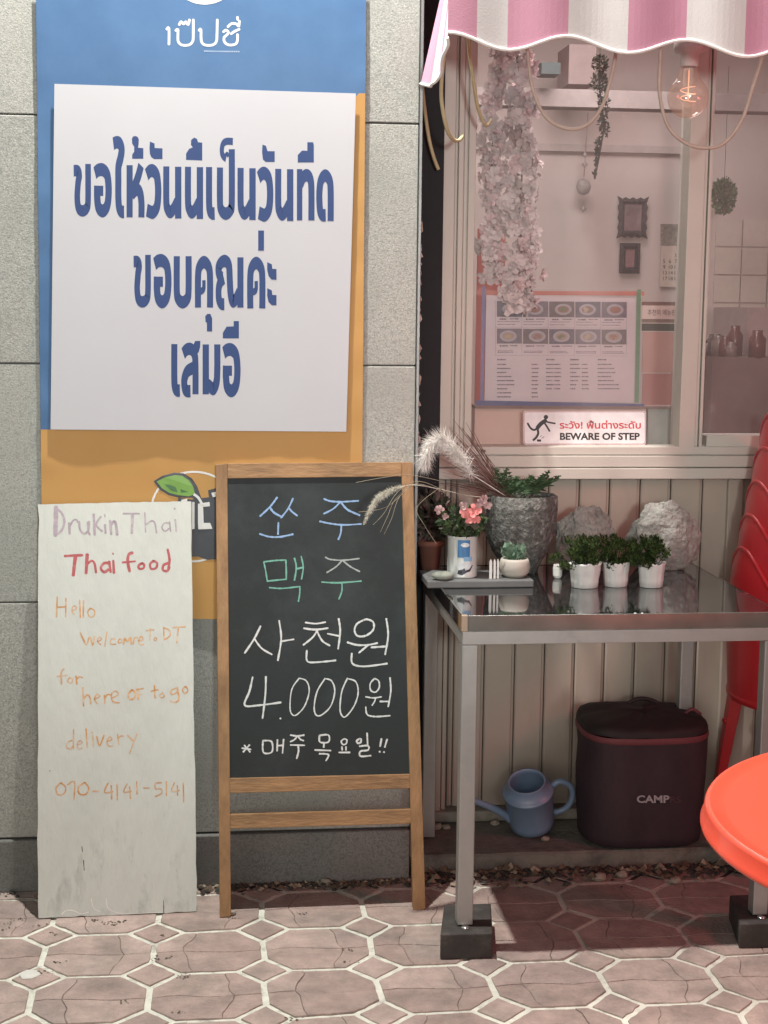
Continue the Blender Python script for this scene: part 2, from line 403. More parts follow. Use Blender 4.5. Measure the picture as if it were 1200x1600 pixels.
# concrete ledge that carries the shopfront
mb = MB(); kx = X(654, 1340, 3.80)
prof = []
n = 46
for i in range(n):
    xa, xb = kx+(3.2-kx)*i/n, kx+(3.2-kx)*(i+1)/n
    f = lambda x: 3.795+.010*noise.noise(Vector((x*7, 0, 0)))+.006*noise.noise(Vector((x*31, 2, 0)))
    h = lambda x: .046+.003*noise.noise(Vector((x*9, 4, 0)))
    mb.face([(xa, f(xa), -.01), (xb, f(xb), -.01), (xb, f(xb)+.004, h(xb)-.006), (xa, f(xa)+.004, h(xa)-.006)])
    mb.face([(xa, f(xa)+.004, h(xa)-.006), (xb, f(xb)+.004, h(xb)-.006), (xb, f(xb)+.012, h(xb)), (xa, f(xa)+.012, h(xa))])
    mb.face([(xa, f(xa)+.012, h(xa)), (xb, f(xb)+.012, h(xb)), (xb, 4.2, .048), (xa, 4.2, .048)])
mb.build('ledge', M_conc, kind='structure')

# ------------------------------------------------------------------ granite wall
wx1 = X(650, 600, YW)
wall = thing('granite_wall', 'speckled grey granite block wall with a dark base course behind the banner and boards', 'wall', (0, YW, 0))
mb = MB(); mb.box((-2.2, YW+.012, 0), (wx1-.004, YW+.35, 3.3)); mb.build('backing', M_mortar, wall)
zj = [Z(60, 941, YW), Z(60, 568, YW), Z(60, 179.5, YW)]; zp = Z(40, 1309, YW)
rows_ = [(zp, zj[0]), (zj[0], zj[1]), (zj[1], zj[2]), (zj[2], zj[2]+.62), (zj[2]+.62, 3.3)]
for k, (za, zb) in enumerate(rows_):
    xs = [-2.2, -1.25, -.28, wx1] if k % 2 == 0 else [-2.2, -1.65, -.42, wx1]
    for i in range(3):
        m = MB(); g = .0019; m.box((xs[i]+g, YW-.001*((i+k) % 2), za+g), (xs[i+1]-g, YW+.03, zb-g))
        bevel(m.build('stone_block', M_granite[(i*2+k) % 3], wall), .0022, 2)
for i, (a, b) in enumerate(((-2.2, -1.2), (-1.2, -.1), (-.1, wx1))):
    m = MB(); m.box((a+.002, YW-.012, 0), (b-.002, YW+.03, zp-.003)); bevel(m.build('base_stone', M_plinth, wall), .004, 2)
m = MB(); xs1, xs2 = X(650.5, 500, YW-.004), X(656.5, 500, YW-.004)
m.box((xs1+.001, YW-.006, .06), (xs2, YW+.30, 3.3)); bevel(m.build('edge_trim', mat('grey_metal_trim', (.22,.22,.22), .45, .7, var=.1), wall), .0015, 1)
# torn joint filler in the gap
m = MB(); rg = random.Random(5); zz = Z(660, 720, 3.9); xa = xs2+.001; rows = []
while zz < 3.0:
    big = 1 if zz < Z(660, 330, 3.9) else .25
    rows.append((zz, xa+.004+big*(.006+.010*rg.random()))); zz += rg.uniform(.004, .016)
for (z1, w1), (z2, w2) in zip(rows, rows[1:]):
    m.hexa([(xa, 3.86, z1), (w1, 3.875, z1), (w2, 3.87, z2), (xa, 3.86, z2), (xa, 3.95, z1), (w1, 3.95, z1), (w2, 3.95, z2), (xa, 3.95, z2)])
tag(m.build('joint_filler', mat('peach_foam', (.62,.50,.43), .95, var=.25, scale=60, bump=.8), None, origin=(xa, 3.9, 1)), 'torn pale filler along the dark gap between granite wall and window frame', 'filler')
m = MB(); m.box((xa-.02, 4.02, .05), (X(690, 500, 4.02), 4.06, 3.2)); tag(m.build('gap_shade', mat('gap_shade_black', (.012,.013,.016), .8), None, origin=(xa, 4.02, 0)), 'black strip standing in for the shade of the narrow gap beside the granite wall', 'panel')  # black strip put in for the shade inside the open gap

# ------------------------------------------------------------------ banner
Mblue = mat('banner_blue', (.055, .145, .31), .6, var=.05, scale=4, col2=(.07,.165,.33), c2amt=.5, c2scale=2, coat=0)
Mor = mat('banner_orange', (.52, .29, .085), .6, var=.05, scale=4, col2=(.47,.25,.07), c2amt=.45, c2scale=2, coat=0)
Mwhp = mat('print_white', (.72, .73, .72), .4, var=.03)
BN = yplane(YW-.010)
ban = thing('hanging_banner', 'glossy blue and orange vinyl banner hanging on the granite wall behind the white poster', 'banner', (BN.hit(66, 965).x, YW-.01, BN.hit(66, 965).z))
def wr(p):   # wrinkles: real relief of the sheet
    n1 = noise.noise(Vector((p.x*6, p.z*2.2, 3)))*.0045; n2 = noise.noise(Vector((p.x*24, p.z*5, 7)))*.0014
    ex = min(abs(p.x-BN.hit(60, 400).x), abs(p.x-BN.hit(568, 400).x)); e = max(0, 1-ex/.05)
    return Vector((p.x, YW-.010-n1-n2-.003*e*noise.noise(Vector((2, p.z*14, 1)))-.002, p.z))
tl, tr_, bl, br = [BN.hit(*p) for p in ((56, -30), (572, -25), (67, 966), (564, 968))]
for nm, mt, f0, f1 in (('blue_print', Mblue, 0, 1), ('orange_print', Mor, 1, 2)):
    m = MB(); NX, NY = 50, 50; grid = []
    for j in range(NY+1):
        row = []
        for i in range(NX+1):
            u = i/NX; top = tl.lerp(tr_, u); bot = bl.lerp(br, u)
            xp = 66+(570-66)*u
            yb = 671-(671-672)*u if u < .06 else 671-(671-146)*(u-.06)/.92
            yb = max(146, yb); mid = BN.hit(xp, yb); f = (top.z-mid.z)/(top.z-bot.z); f = min(max(f, .02), .98); mid = top.lerp(bot, f)
            p = top.lerp(mid, j/NY) if f0 == 0 else mid.lerp(bot, j/NY)
            row.append(wr(p))
        grid.append(row)
    i0 = len(m.v); m.v += [p for r in grid for p in r]
    for j in range(NY):
        for i in range(NX): m.f.append((i0+j*(NX+1)+i, i0+(j+1)*(NX+1)+i, i0+(j+1)*(NX+1)+i+1, i0+j*(NX+1)+i+1)); m.m.append(0); m.sm.append(True)
    m.build(nm, mt, ban)
def onban(x, y, o):
    p = wr(BN.hit(x, y, 0)); return Vector((p.x, p.y-o-.0002, p.z))
PB = onban
# logo at the top: bottom of a white ring, and the brand word in thin rounded letters
m = MB(); ring = [(320+52*cos(t), -48+52*sin(t)) for t in [radians(q) for q in range(0, 361, 8)]]
m.ribbon(ring, 7, PB, smooth=0); m.flat([(320+44*cos(radians(q)), -46+44*sin(radians(q))) for q in range(0, 360, 12)], PB)
def sc(pts, ox, oy, s): return [(ox+x/s, oy+y/s) for x, y in pts]
for st in ([(521,92),(528,88),(528,139)], [(549,96),(556,92),(556,112),(557,130),(568,141),(590,141),(602,130),(604,112),(604,62)],
           [(560,78),(566,68),(574,76),(580,68),(588,78),(592,62)], [(622,96),(628,92),(629,128),(640,141),(664,141),(676,130),(678,110),(679,62)],
           [(698,100),(706,94),(714,102),(706,112),(700,118),(702,132),(716,141),(736,138),(742,126),(742,108)], [(722,106),(734,98),(748,92)], [(712,84),(724,74),(740,76),(746,84),(748,66)], [(742,54),(743,62)]):
    m.ribbon(sc(st, 0, 0, 2), 4.0, PB, rnd=True)
m.build_words('lettering', Mwhp, ban)
m = MB()
for k in range(17): m.ribbon([(319+k*3.3, 80.2+.05*k), (321.2+k*3.3, 80+.05*k)], 2.2, PB, smooth=0)
m.build('small_print', mat('print_pale_blue', (.35,.45,.6), .4), ban)
# fruit emblem low on the banner
s3 = lambda pts: sc(pts, 200, 660, 3.0)
Mdk = mat('print_charcoal', (.045,.05,.065), .4); Mgr = mat('print_green', (.17,.36,.06), .4); Mgd = mat('print_dark_green', (.05,.16,.05), .4)
m = MB(); cx, cy = 303, 795
m.ribbon([(cx+66*cos(radians(q)), cy+58*sin(radians(q)) if q > 180 else cy+82*sin(radians(q))) for q in range(20, 381, 8)], 3.2, PB, smooth=0); m.build('emblem_ring', Mwhp, ban)
m = MB(); PB2 = lambda x, y, o: onban(x, y, .0006+o)
m.flat(s3([(120,275),(160,250),(215,235),(260,238),(300,262),(325,300),(350,372),(335,378),(300,352),(240,352),(190,340),(150,315)]), PB2)
m.flat(s3([(300,360),(380,350),(375,318),(420,305),(420,640),(370,643),(330,628),(300,628)]), PB2); m.flat(s3([(235,352),(300,362),(300,380),(235,380)]), PB2)
m.build('emblem_dark_block', Mdk, ban)  # printed dark block and leaf outline
m = MB(); PB3 = lambda x, y, o: onban(x, y, .0012+o)
m.flat(s3([(135,276),(175,256),(220,246),(255,250),(288,272),(306,300),(314,335),(285,345),(240,342),(195,330),(160,308)]), PB3); m.build('emblem_leaf', Mgr, ban)
m = MB(); PB4 = lambda x, y, o: onban(x, y, .0018+o)
m.flat(s3([(170,288),(200,292),(235,308),(285,325),(240,330),(205,318),(185,302)]), PB4); m.build('leaf_dark_green', Mgd, ban)  # darker green print on the leaf
m = MB()
for q in ([(300,372),(312,372),(312,498),(300,500)], [(328,380),(382,372),(384,392),(352,396),(355,470),(385,470),(396,498),(330,500),(328,468)], [(390,330),(420,322),(420,345),(398,350)], [(250,362),(278,356),(278,372),(250,372)]):
    m.flat(s3(q), PB4)
m.ribbon(s3([(308,335),(330,352),(346,380)]), 4, PB4)
m.build('emblem_letters', Mwhp, ban)

# ------------------------------------------------------------------ poster taped over the banner
PP = Plane((0, YW-.024, 0), (1, YW-.024, 0), (0, YW-.024, 1))
pos = thing('paper_poster', 'large white poster with three lines of bold blue Thai lettering taped over the banner', 'poster', PP.hit(79, 671))
m = MB(); cor = [(79,671), (541,674.5), (556,146), (85,131)]
N1 = 14
def bil(u, v):
    a = Vector(cor[0]).lerp(Vector(cor[1]), u); b = Vector(cor[3]).lerp(Vector(cor[2]), u); return a.lerp(b, v)
def pcurl(u, v): return .0002*noise.noise(Vector((u*3, v*3, 2)))
for fr, oo in ((1, 0), (0, -.0006)):
    for j in range(N1):
        for i in range(N1):
            q = [(i/N1, j/N1), ((i+1)/N1, j/N1), ((i+1)/N1, (j+1)/N1), (i/N1, (j+1)/N1)]
            if not fr: q = q[::-1]
            m.face([PP.hit(*bil(*p), oo+pcurl(*p)) for p in q], 0, True)
m.build('sheet', mat('poster_paper', (.54,.555,.59), .7, var=.025, scale=3), pos)
PT = lambda x, y, o: PP.hit(x, y, .0001+o)
SA = 1200/230; SB = 1200/260
m = MB()
def gl(strokes, x, y, ox, oy, s=SA, k=1.0, w=52, ys=2.05):
    # glyph strokes in stencil units; x, y the glyph's corner in the zoomed grid
    for st in strokes:
        ww = w
        if isinstance(st[-1], (int, float)): ww = st[-1]; st = st[:-1]
        pts = [(ox+(x+p[0]*k)/s, oy+(y+p[1]*k)/s) for p in st]
        m.ribbon(pts, ww*k/s, PT, ys=ys, smooth=6)
def po(pts, ox, oy, s): m.flat(sc(pts, ox, oy, s), PT)
kho = [[(121,5),(121,300),(110,365),(77,388),(44,365),(33,280),(40,160),(49,100),(38,62),(4,60),46]]
oang = [[(7,80),(35,55),(75,55),(108,100),(119,220),(108,340),(73,388),(37,360),(26,280),(26,182)], [(26,212),(75,212),29], [(63,186),(63,265),24]]
mai = [[(2,-160),(30,-172),(56,-160),(70,-110),(60,-40),(44,30),(43,150),(43,280),(50,360),(68,393),(90,395),50]]
hoh = [[(25,0),(25,425),50], [(118,2),(98,80),(70,160),(50,205),(38,260),48], [(45,235),(80,200),(108,220),(121,300),(121,425),50]]
wo = [[(4,85),(30,55),(60,55),(88,100),(98,220),(88,340),(58,390),(30,385),(5,372)]]
no = [[(26,0),(26,280),(36,345),(58,372),(85,345),(112,290),50], [(123,3),(123,425)]]
e_ = [[(25,0),(25,280),(32,355),(50,378),(71,378),50]]
po_ = [[(26,2),(26,280),(38,350),(73,378),(110,350),(122,280),(122,-147),50]]
bo = [[(26,2),(26,280),(38,350),(73,378),(110,350),(122,280),(122,2),50]]
tho = [[(22,2),(22,420),44], [(28,125),(50,70),(82,52),(108,80),(118,160),(118,420),50]]
do = [[(118,428),(118,180),(108,95),(74,57),(40,95),(27,180),(27,280),(34,350),(52,380),(78,380),50]]
kwai = [[(26,428),(26,180),(38,95),(75,57),(112,95),(124,180),(124,428),50], [(38,300),(66,285),(74,262),(74,205),28]]
A_ = (100, 190)
for g, x, y in ((kho,75,340), (oang,245,340), (mai,400,340), (hoh,510,355), (wo,670,348), (no,808,365), (no,985,368)): gl(g, x, y, *A_)
C_ = (310, 190)
for g, x, y in ((e_,62,370), (po_,150,372), (no,318,377), (wo,487,370), (no,625,385), (tho,803,385), (do,960,382)): gl(g, x, y, *C_)
po([(553,140),(562,122),(580,117),(600,124),(610,145),(608,190),(603,212),(647,217),(647,303),(556,303),(556,268),(572,245),(572,205),(556,180)], *A_, SA)
po([(700,163),(738,178),(740,215),(803,218),(803,306),(735,306),(712,290),(700,262),(697,220)], *A_, SA)
po([(995,312),(995,262),(1020,222),(1050,210),(1035,190),(1036,150),(1062,130),(1085,142),(1092,168),(1127,171),(1127,317)], *A_, SA)
gl([[(281,162),(235,160),(205,175),(192,215),(194,262),(210,290),(226,300),34], [(206,300),(232,262),(245,285),20]], 0, 0, *C_, ys=1.7)
po([(522,188),(550,196),(562,235),(565,241),(622,241),(622,328),(548,328),(526,308),(519,250)], *C_, SA)
po([(810,333),(810,272),(845,236),(888,238),(888,168),(935,168),(941,190),(941,333)], *C_, SA)
B_ = (190, 350); k = SB/SA
for g, x, y in ((kho,83,218), (oang,232,218), (bo,375,230), (kwai,528,224), (kwai,905,230)): gl(g, x, y, *B_, SB, k)
gl([[(722,388),(703,360),(700,310),(722,275),(750,268),(774,300),(780,400),(786,500),(800,556),(822,545),(848,490),44], [(857,240),(857,603),44],
    [(738,392),(712,420),(700,470),(702,540),(718,575),(741,577),42]], 0, 0, *B_, SB)
po([(985,47),(1027,47),(1027,192),(985,192)], *B_, SB)
for dy in (0, 188): po([(1050,275),(1083,290),(1087,323),(1117,325),(1117,403),(1082,401),(1060,375),(1050,330)] if dy == 0 else [(1050,463),(1083,478),(1087,511),(1117,513),(1117,587),(1082,585),(1060,562),(1050,518)], *B_, SB)
po([(603,665),(618,648),(640,648),(653,680),(653,775),(615,775),(615,712),(605,706)], *B_, SB)
gl(e_, 358, 866, *B_, SB, k); gl(oang, 730, 860, *B_, SB, k)
gl([[(444,935),(470,905),(505,905),(528,950),(533,1050),(533,1228),44], [(520,1035),(475,1062),(455,1110),(452,1150),(458,1190),(472,1205),(497,1205),44]], 0, 0, *B_, SB)
po([(530,843),(568,843),(567,885),(556,925),(540,940),(505,900)], *B_, SB)
gl([[(607,868),(607,1228),46], [(600,1150),(630,1165),(662,1190),(684,1140),(690,1050),(690,868),45]], 0, 0, *B_, SB)
po([(730,825),(730,785),(757,740),(808,738),(808,700),(846,700),(846,825)], *B_, SB)
m.build_words('lettering', mat('poster_blue_ink', (.036,.072,.20), .8, var=.06, scale=8), pos)

# ------------------------------------------------------------------ white leaning board
fl, frr = onZ(59, 1436, .001), onZ(308, 1425, .001)
tp = onY(60, 787, YW-.045)
WB = Plane(fl, frr, tp)
wbd = thing('white_board', 'weathered white wooden board leaning on the wall with hand-painted purple red and orange English words', 'sign board', fl)
Mwb = mat('white_board_paint', (.60,.64,.60), .6, var=.05, scale=5, bump=.25, bscale=50, stretch=(1,1,.3))
n = Mwb.node_tree; b = n.nodes['Principled BSDF']; src = b.inputs['Base Color'].links[0].from_socket
tc = [x for x in n.nodes if x.type == 'TEX_COORD'][0]
mp = n.nodes.new('ShaderNodeMapping'); mp.inputs['Scale'].default_value = (1, 1, .28); n.links.new(tc.outputs['Object'], mp.inputs[0])
v = n.nodes.new('ShaderNodeTexNoise'); v.inputs['Scale'].default_value = 34; v.inputs['Detail'].default_value = 8; v.inputs['Roughness'].default_value = .7; n.links.new(mp.outputs[0], v.inputs[0])
sep = n.nodes.new('ShaderNodeSeparateXYZ'); n.links.new(tc.outputs['Object'], sep.inputs[0])
g1 = n.nodes.new('ShaderNodeMapRange'); g1.inputs[1].default_value = .02; g1.inputs[2].default_value = .36; g1.inputs[3].default_value = .15; g1.inputs[4].default_value = -.02; n.links.new(sep.outputs['Z'], g1.inputs[0])
ad = n.nodes.new('ShaderNodeMath'); n.links.new(v.outputs['Fac'], ad.inputs[0]); n.links.new(g1.outputs[0], ad.inputs[1])
r = n.nodes.new('ShaderNodeMapRange'); r.inputs[1].default_value = .64; r.inputs[2].default_value = .84; r.inputs[4].default_value = .5; n.links.new(ad.outputs[0], r.inputs[0])
x = n.nodes.new('ShaderNodeMix'); x.data_type = 'RGBA'; x.inputs[7].default_value = (.24, .26, .26, 1); n.links.new(r.outputs[0], x.inputs[0]); n.links.new(src, x.inputs[6]); n.links.new(x.outputs[2], b.inputs['Base Color'])
m = MB(); out = []
cs = [(59,1435), (308,1424), (298,783), (60,788)]; rg = random.Random(2)
for a in range(4):
    p, q = Vector(cs[a]), Vector(cs[(a+1) % 4]); K = 26
    for t in range(K): out.append(p.lerp(q, t/K)+Vector((rg.gauss(0,.45), rg.gauss(0,.45))))
m.prism([WB.hit(p.x, p.y, 0) for p in out][::-1], -WB.n*.012); m.build('panel', Mwb, wbd)
PW = lambda x, y, o: WB.hit(x, y, .0001+o)
W1 = lambda st: sc(st, 40, 770, 4); W2 = lambda st: sc(st, 40, 1100, 4)
Mpu = mat('faded_purple_paint', (.40,.34,.39), .7, var=.15, scale=60, col2=(.58,.55,.56), c2amt=.42, c2scale=40)
Mre = mat('faded_red_paint', (.46,.11,.12), .7, var=.2, scale=60, col2=(.55,.26,.26), c2amt=.4, c2scale=40)
Mora = mat('faded_orange_paint', (.60,.30,.10), .7, var=.2, scale=60, col2=(.68,.52,.36), c2amt=.5, c2scale=50)
m = MB(); j = .25
for st, wd in (([(190,90),(188,180),(186,265)],36), ([(185,95),(225,125),(242,180),(225,235),(190,262)],20), ([(272,190),(275,255)],20), ([(275,215),(295,175),(318,168),(325,185)],14),
    ([(335,180),(340,230),(365,255),(392,235),(396,180)],18), ([(388,185),(392,240),(402,262)],16), ([(425,135),(432,262)],20), ([(470,150),(440,200),(478,240)],16), ([(496,200),(500,252)],18), ([(495,135),(496,150)],10), ([(528,175),(535,258)],20), ([(530,205),(552,178),(565,200),(572,262)],22),
    ([(610,130),(710,130)],13), ([(668,135),(664,250)],22), ([(745,125),(750,245)],12), ([(752,200),(785,175),(808,190),(818,250)],13), ([(900,190),(868,188),(852,218),(872,240),(898,222)],13), ([(900,180),(906,240)],13), ([(935,168),(942,240)],13), ([(930,96),(933,102)],13)):
    m.ribbon(W1(st), wd/4*.8, PW, rnd=True, jit=j)
m.build_words('lettering', Mpu, wbd)
m = MB()
for st, wd in (([(245,395),(300,392),(355,390)],17), ([(312,395),(305,450),(298,515)],22), ([(385,385),(378,502)],20), ([(382,450),(410,425),(430,440),(440,498)],14), ([(520,440),(490,440),(470,470),(490,495),(518,480)],18), ([(522,430),(532,495)],16), ([(548,425),(552,500)],16), ([(545,378),(548,384)],9),
    ([(668,375),(645,385),(638,430),(650,490)],18), ([(605,435),(685,428)],12), ([(728,440),(705,455),(712,475),(738,470),(740,448),(726,440)],15), ([(800,425),(778,445),(785,475),(815,470),(822,440),(800,425)],15), ([(890,440),(862,452),(858,482),(885,488),(898,465)],17), ([(888,355),(900,420),(890,485)],16)):
    m.ribbon(W1(st), wd/4, PW, rnd=True, jit=j)
m.build_words('lettering', Mre, wbd)
m = MB()
for st, wd in (([(198,650),(193,775)],10), ([(252,660),(250,775)],8), ([(198,715),(252,712)],9), ([(290,735),(315,728),(312,708),(295,712),(290,740),(305,760)],7), ([(338,670),(342,780)],9), ([(362,675),(360,780)],9), ([(405,722),(388,745),(400,775),(428,768),(430,735),(405,722)],8),
    ([(342,875),(380,950),(400,895),(420,955),(428,900)],10), ([(450,930),(475,915),(462,900),(448,925),(470,950)],7), ([(508,868),(495,960)],8), ([(560,915),(535,915),(530,945),(565,945)],7), ([(585,915),(578,935),(600,935),(598,915),(585,915)],7), ([(612,945),(618,910),(635,930),(655,905),(660,945)],12), ([(672,945),(680,908),(700,905)],9), ([(705,925),(735,918),(722,898),(705,925),(718,948),(738,945)],9),
    ([(780,850),(775,920)],8), ([(755,862),(802,855)],7), ([(808,905),(800,918),(815,922),(820,908),(808,905)],6), ([(862,840),(866,915)],8), ([(862,842),(900,860),(900,895),(866,918)],8), ([(920,842),(998,836)],8), ([(955,842),(945,935)],9),
    ([(240,1100),(222,1125),(225,1195)],10), ([(196,1148),(262,1140)],7), ([(275,1155),(262,1178),(285,1190),(295,1165),(275,1155)],7), ([(315,1145),(320,1195)],10), ([(320,1165),(335,1150),(355,1155)],9),
    ([(358,1218),(362,1332)],11), ([(362,1290),(385,1262),(402,1280),(408,1318)],11), ([(430,1290),(465,1272),(445,1260),(430,1290),(448,1318)],9), ([(492,1265),(495,1315)],9), ([(495,1285),(510,1262),(530,1262)],9), ([(535,1285),(580,1260),(560,1238),(535,1262),(545,1305),(585,1312)],9),
    ([(665,1232),(640,1262),(655,1292),(685,1278),(682,1245),(665,1232)],12), ([(700,1235),(703,1290)],12), ([(692,1230),(735,1222)],9), ([(702,1262),(725,1258)],9), ([(805,1205),(808,1278),(815,1280)],9), ([(785,1240),(830,1230)],8), ([(855,1250),(838,1265),(848,1280),(868,1272),(855,1250)],8), ([(940,1220),(910,1235),(912,1260),(945,1248),(948,1215)],9), ([(948,1220),(958,1285),(940,1308),(905,1302)],11), ([(1000,1210),(980,1230),(995,1255),(1015,1235),(1000,1210)],8)):
    m.ribbon(W1(st), wd/4, PW, rnd=True, jit=j)
for st, wd in (([(298,225),(262,238),(258,272),(285,278),(300,250)],7), ([(300,160),(298,280)],8), ([(322,255),(352,245),(340,228),(322,250),(330,278),(355,275)],7), ([(378,155),(385,270)],9), ([(420,195),(422,268)],7), ([(415,178),(418,182)],6), ([(445,205),(462,262),(490,195)],11), ([(508,235),(540,222),(525,205),(508,235),(520,262),(545,262)],8), ([(575,190),(580,255)],8), ([(580,215),(595,200),(612,202)],7), ([(635,195),(672,228)],9), ([(695,188),(668,260),(650,310)],8),
    ([(220,492),(190,525),(200,565),(240,560),(250,520),(220,492)],9), ([(262,505),(305,485),(302,600)],9), ([(370,490),(330,520),(335,560),(375,565),(395,525),(370,490)],10), ([(420,545),(458,545)],8), ([(515,495),(492,552),(545,548)],9), ([(535,510),(538,595)],9), ([(572,500),(573,600)],9), ([(635,500),(612,550),(660,545)],8), ([(650,515),(655,590)],8), ([(694,485),(697,562)],9), ([(738,525),(772,525)],8), ([(850,492),(812,495),(812,530),(845,530),(850,558),(810,578)],8), ([(880,485),(880,572)],8), ([(930,492),(912,545),(960,540)],8), ([(948,510),(950,570)],8), ([(985,492),(988,612)],8)):
    m.ribbon(W2(st), wd/4, PW, rnd=True, jit=j)
m.build_words('lettering', Mora, wbd)
m = MB()
for st, wd in (([(225,1315),(255,1290),(300,1292),(350,1312),(395,1300)],6), ([(505,1215),(512,1270),(545,1295),(620,1310),(860,1302)],5), ([(410,1215),(425,1275),(465,1300)],5)): m.ribbon(W2(st), wd/4, PW, jit=.5)
m.build('paint_drips', mat('white_gloss_paint', (.8,.82,.78), .3), wbd)
m = MB()
for st in ([(352,890),(355,925)], [(362,975),(366,1040)], [(862,1228),(864,1310)], [(148,418),(155,418)]): m.ribbon(W2(st), 1.1, PW, jit=.5)
m.build_words('crack', mat('crack_black', (.02,.02,.02), .9), wbd)

# ------------------------------------------------------------------ chalkboard
cl, cr = onZ(351, 1434, .001), onZ(655, 1421, .001); tpc = onY(340, 725, YW-.035)
CB = Plane(cl, cr, tpc)
chk = thing('chalkboard', 'tall wooden easel chalkboard with blue green and white Korean chalk writing', 'chalkboard', cl)
Mwood = mat('frame_wood', (.32,.185,.085), .6, var=.22, scale=9, bump=.25, bscale=30, col2=(.22,.12,.055), c2amt=.45, c2scale=5, stretch=(4,4,1))
Mwood_h = mat('frame_wood_rail', (.32,.185,.085), .6, var=.22, scale=9, bump=.25, bscale=30, col2=(.20,.115,.055), c2amt=.45, c2scale=5, stretch=(1,4,4))
def slab(P, pts, th, off, name, mt, parent, bev=.0015):
    m = MB(); m.prism([P.hit(x, y, off) for x, y in pts], -P.n*th); o = m.build(name, mt, parent)
    if bev: bevel(o, bev, 2)
    return o
slab(CB, [(343.5,1434), (361,1432), (355.5,747), (355,724), (337,726)], .022, 0, 'stile', Mwood, chk)
slab(CB, [(646,1423), (665,1420.5), (645,722), (627,722)], .022, 0, 'stile', Mwood, chk)
slab(CB, [(355.3,747.5), (627.5,744.5), (627,722), (355.3,724)], .020, -.001, 'rail', Mwood_h, chk)
slab(CB, [(359.3,1239.5), (641,1232), (640.3,1209.5), (359.1,1216)], .020, -.0005, 'rail', Mwood_h, chk)
slab(CB, [(359.7,1295), (642.5,1287), (641.9,1264.5), (359.5,1272.5)], .020, -.001, 'rail', Mwood_h, chk)
Mch = mat('chalkboard_surface', (.0165,.0235,.025), .75, var=.18, scale=4, col2=(.032,.043,.045), c2amt=.44, c2scale=3.5, bump=.05, bscale=200)
slab(CB, [(355.5,1219), (641,1212), (627.8,743), (355,746)], .006, -.006, 'slate', Mch, chk, 0)
PC = lambda x, y, o: CB.hit(x, y, -.006+o)
K3 = lambda st: sc(st, 330, 700, 3.4286); K4 = lambda st: sc(st, 330, 940, 3.4286)
def chalk(name, col, sets):
    m = MB()
    for f, sts, wd in sets:
        for st in sts: m.ribbon(f(st), wd/3.4286*random.uniform(.9, 1.1), PC, rnd=True, jit=.45, smooth=6)
    m.build_words('lettering', mat(name+'_chalk', col, .95, var=.15, scale=160, col2=tuple(c*.6 for c in col), c2amt=.36, c2scale=240), chk)
chalk('blue_writing', (.27,.42,.66), [(K3, ([(353,265),(315,315),(262,365)], [(315,318),(335,345),(370,365)], [(438,270),(412,325),(374,374)], [(415,320),(432,340),(460,362)], [(360,400),(358,462)], [(260,460),(310,475),(370,476),(437,462)],
   [(605,273),(640,285),(700,288),(788,283)], [(690,290),(655,325),(603,352)], [(695,290),(730,330),(795,360)], [(582,393),(640,405),(710,412),(803,407)], [(697,412),(694,455),(681,490)]), 9.5)])
chalk('green_writing', (.17,.42,.34), [(K3, ([(282,612),(292,660),(300,712)], [(282,610),(340,603),(400,600)], [(400,600),(402,650),(402,702)], [(300,713),(350,708),(402,703)], [(446,590),(456,640),(446,708)], [(482,580),(493,640),(484,702)], [(455,648),(490,640)], [(312,748),(380,752),(475,742)], [(475,742),(474,780),(467,822)],
   [(592,718),(680,722),(803,713)], [(700,724),(700,765),(684,810)]), 8)])
chalk('pale_writing', (.34,.40,.39), [(K3, ([(612,585),(640,597),(710,601),(793,592)], [(700,603),(670,635),(620,667)], [(705,603),(745,635),(795,662)]), 8)])
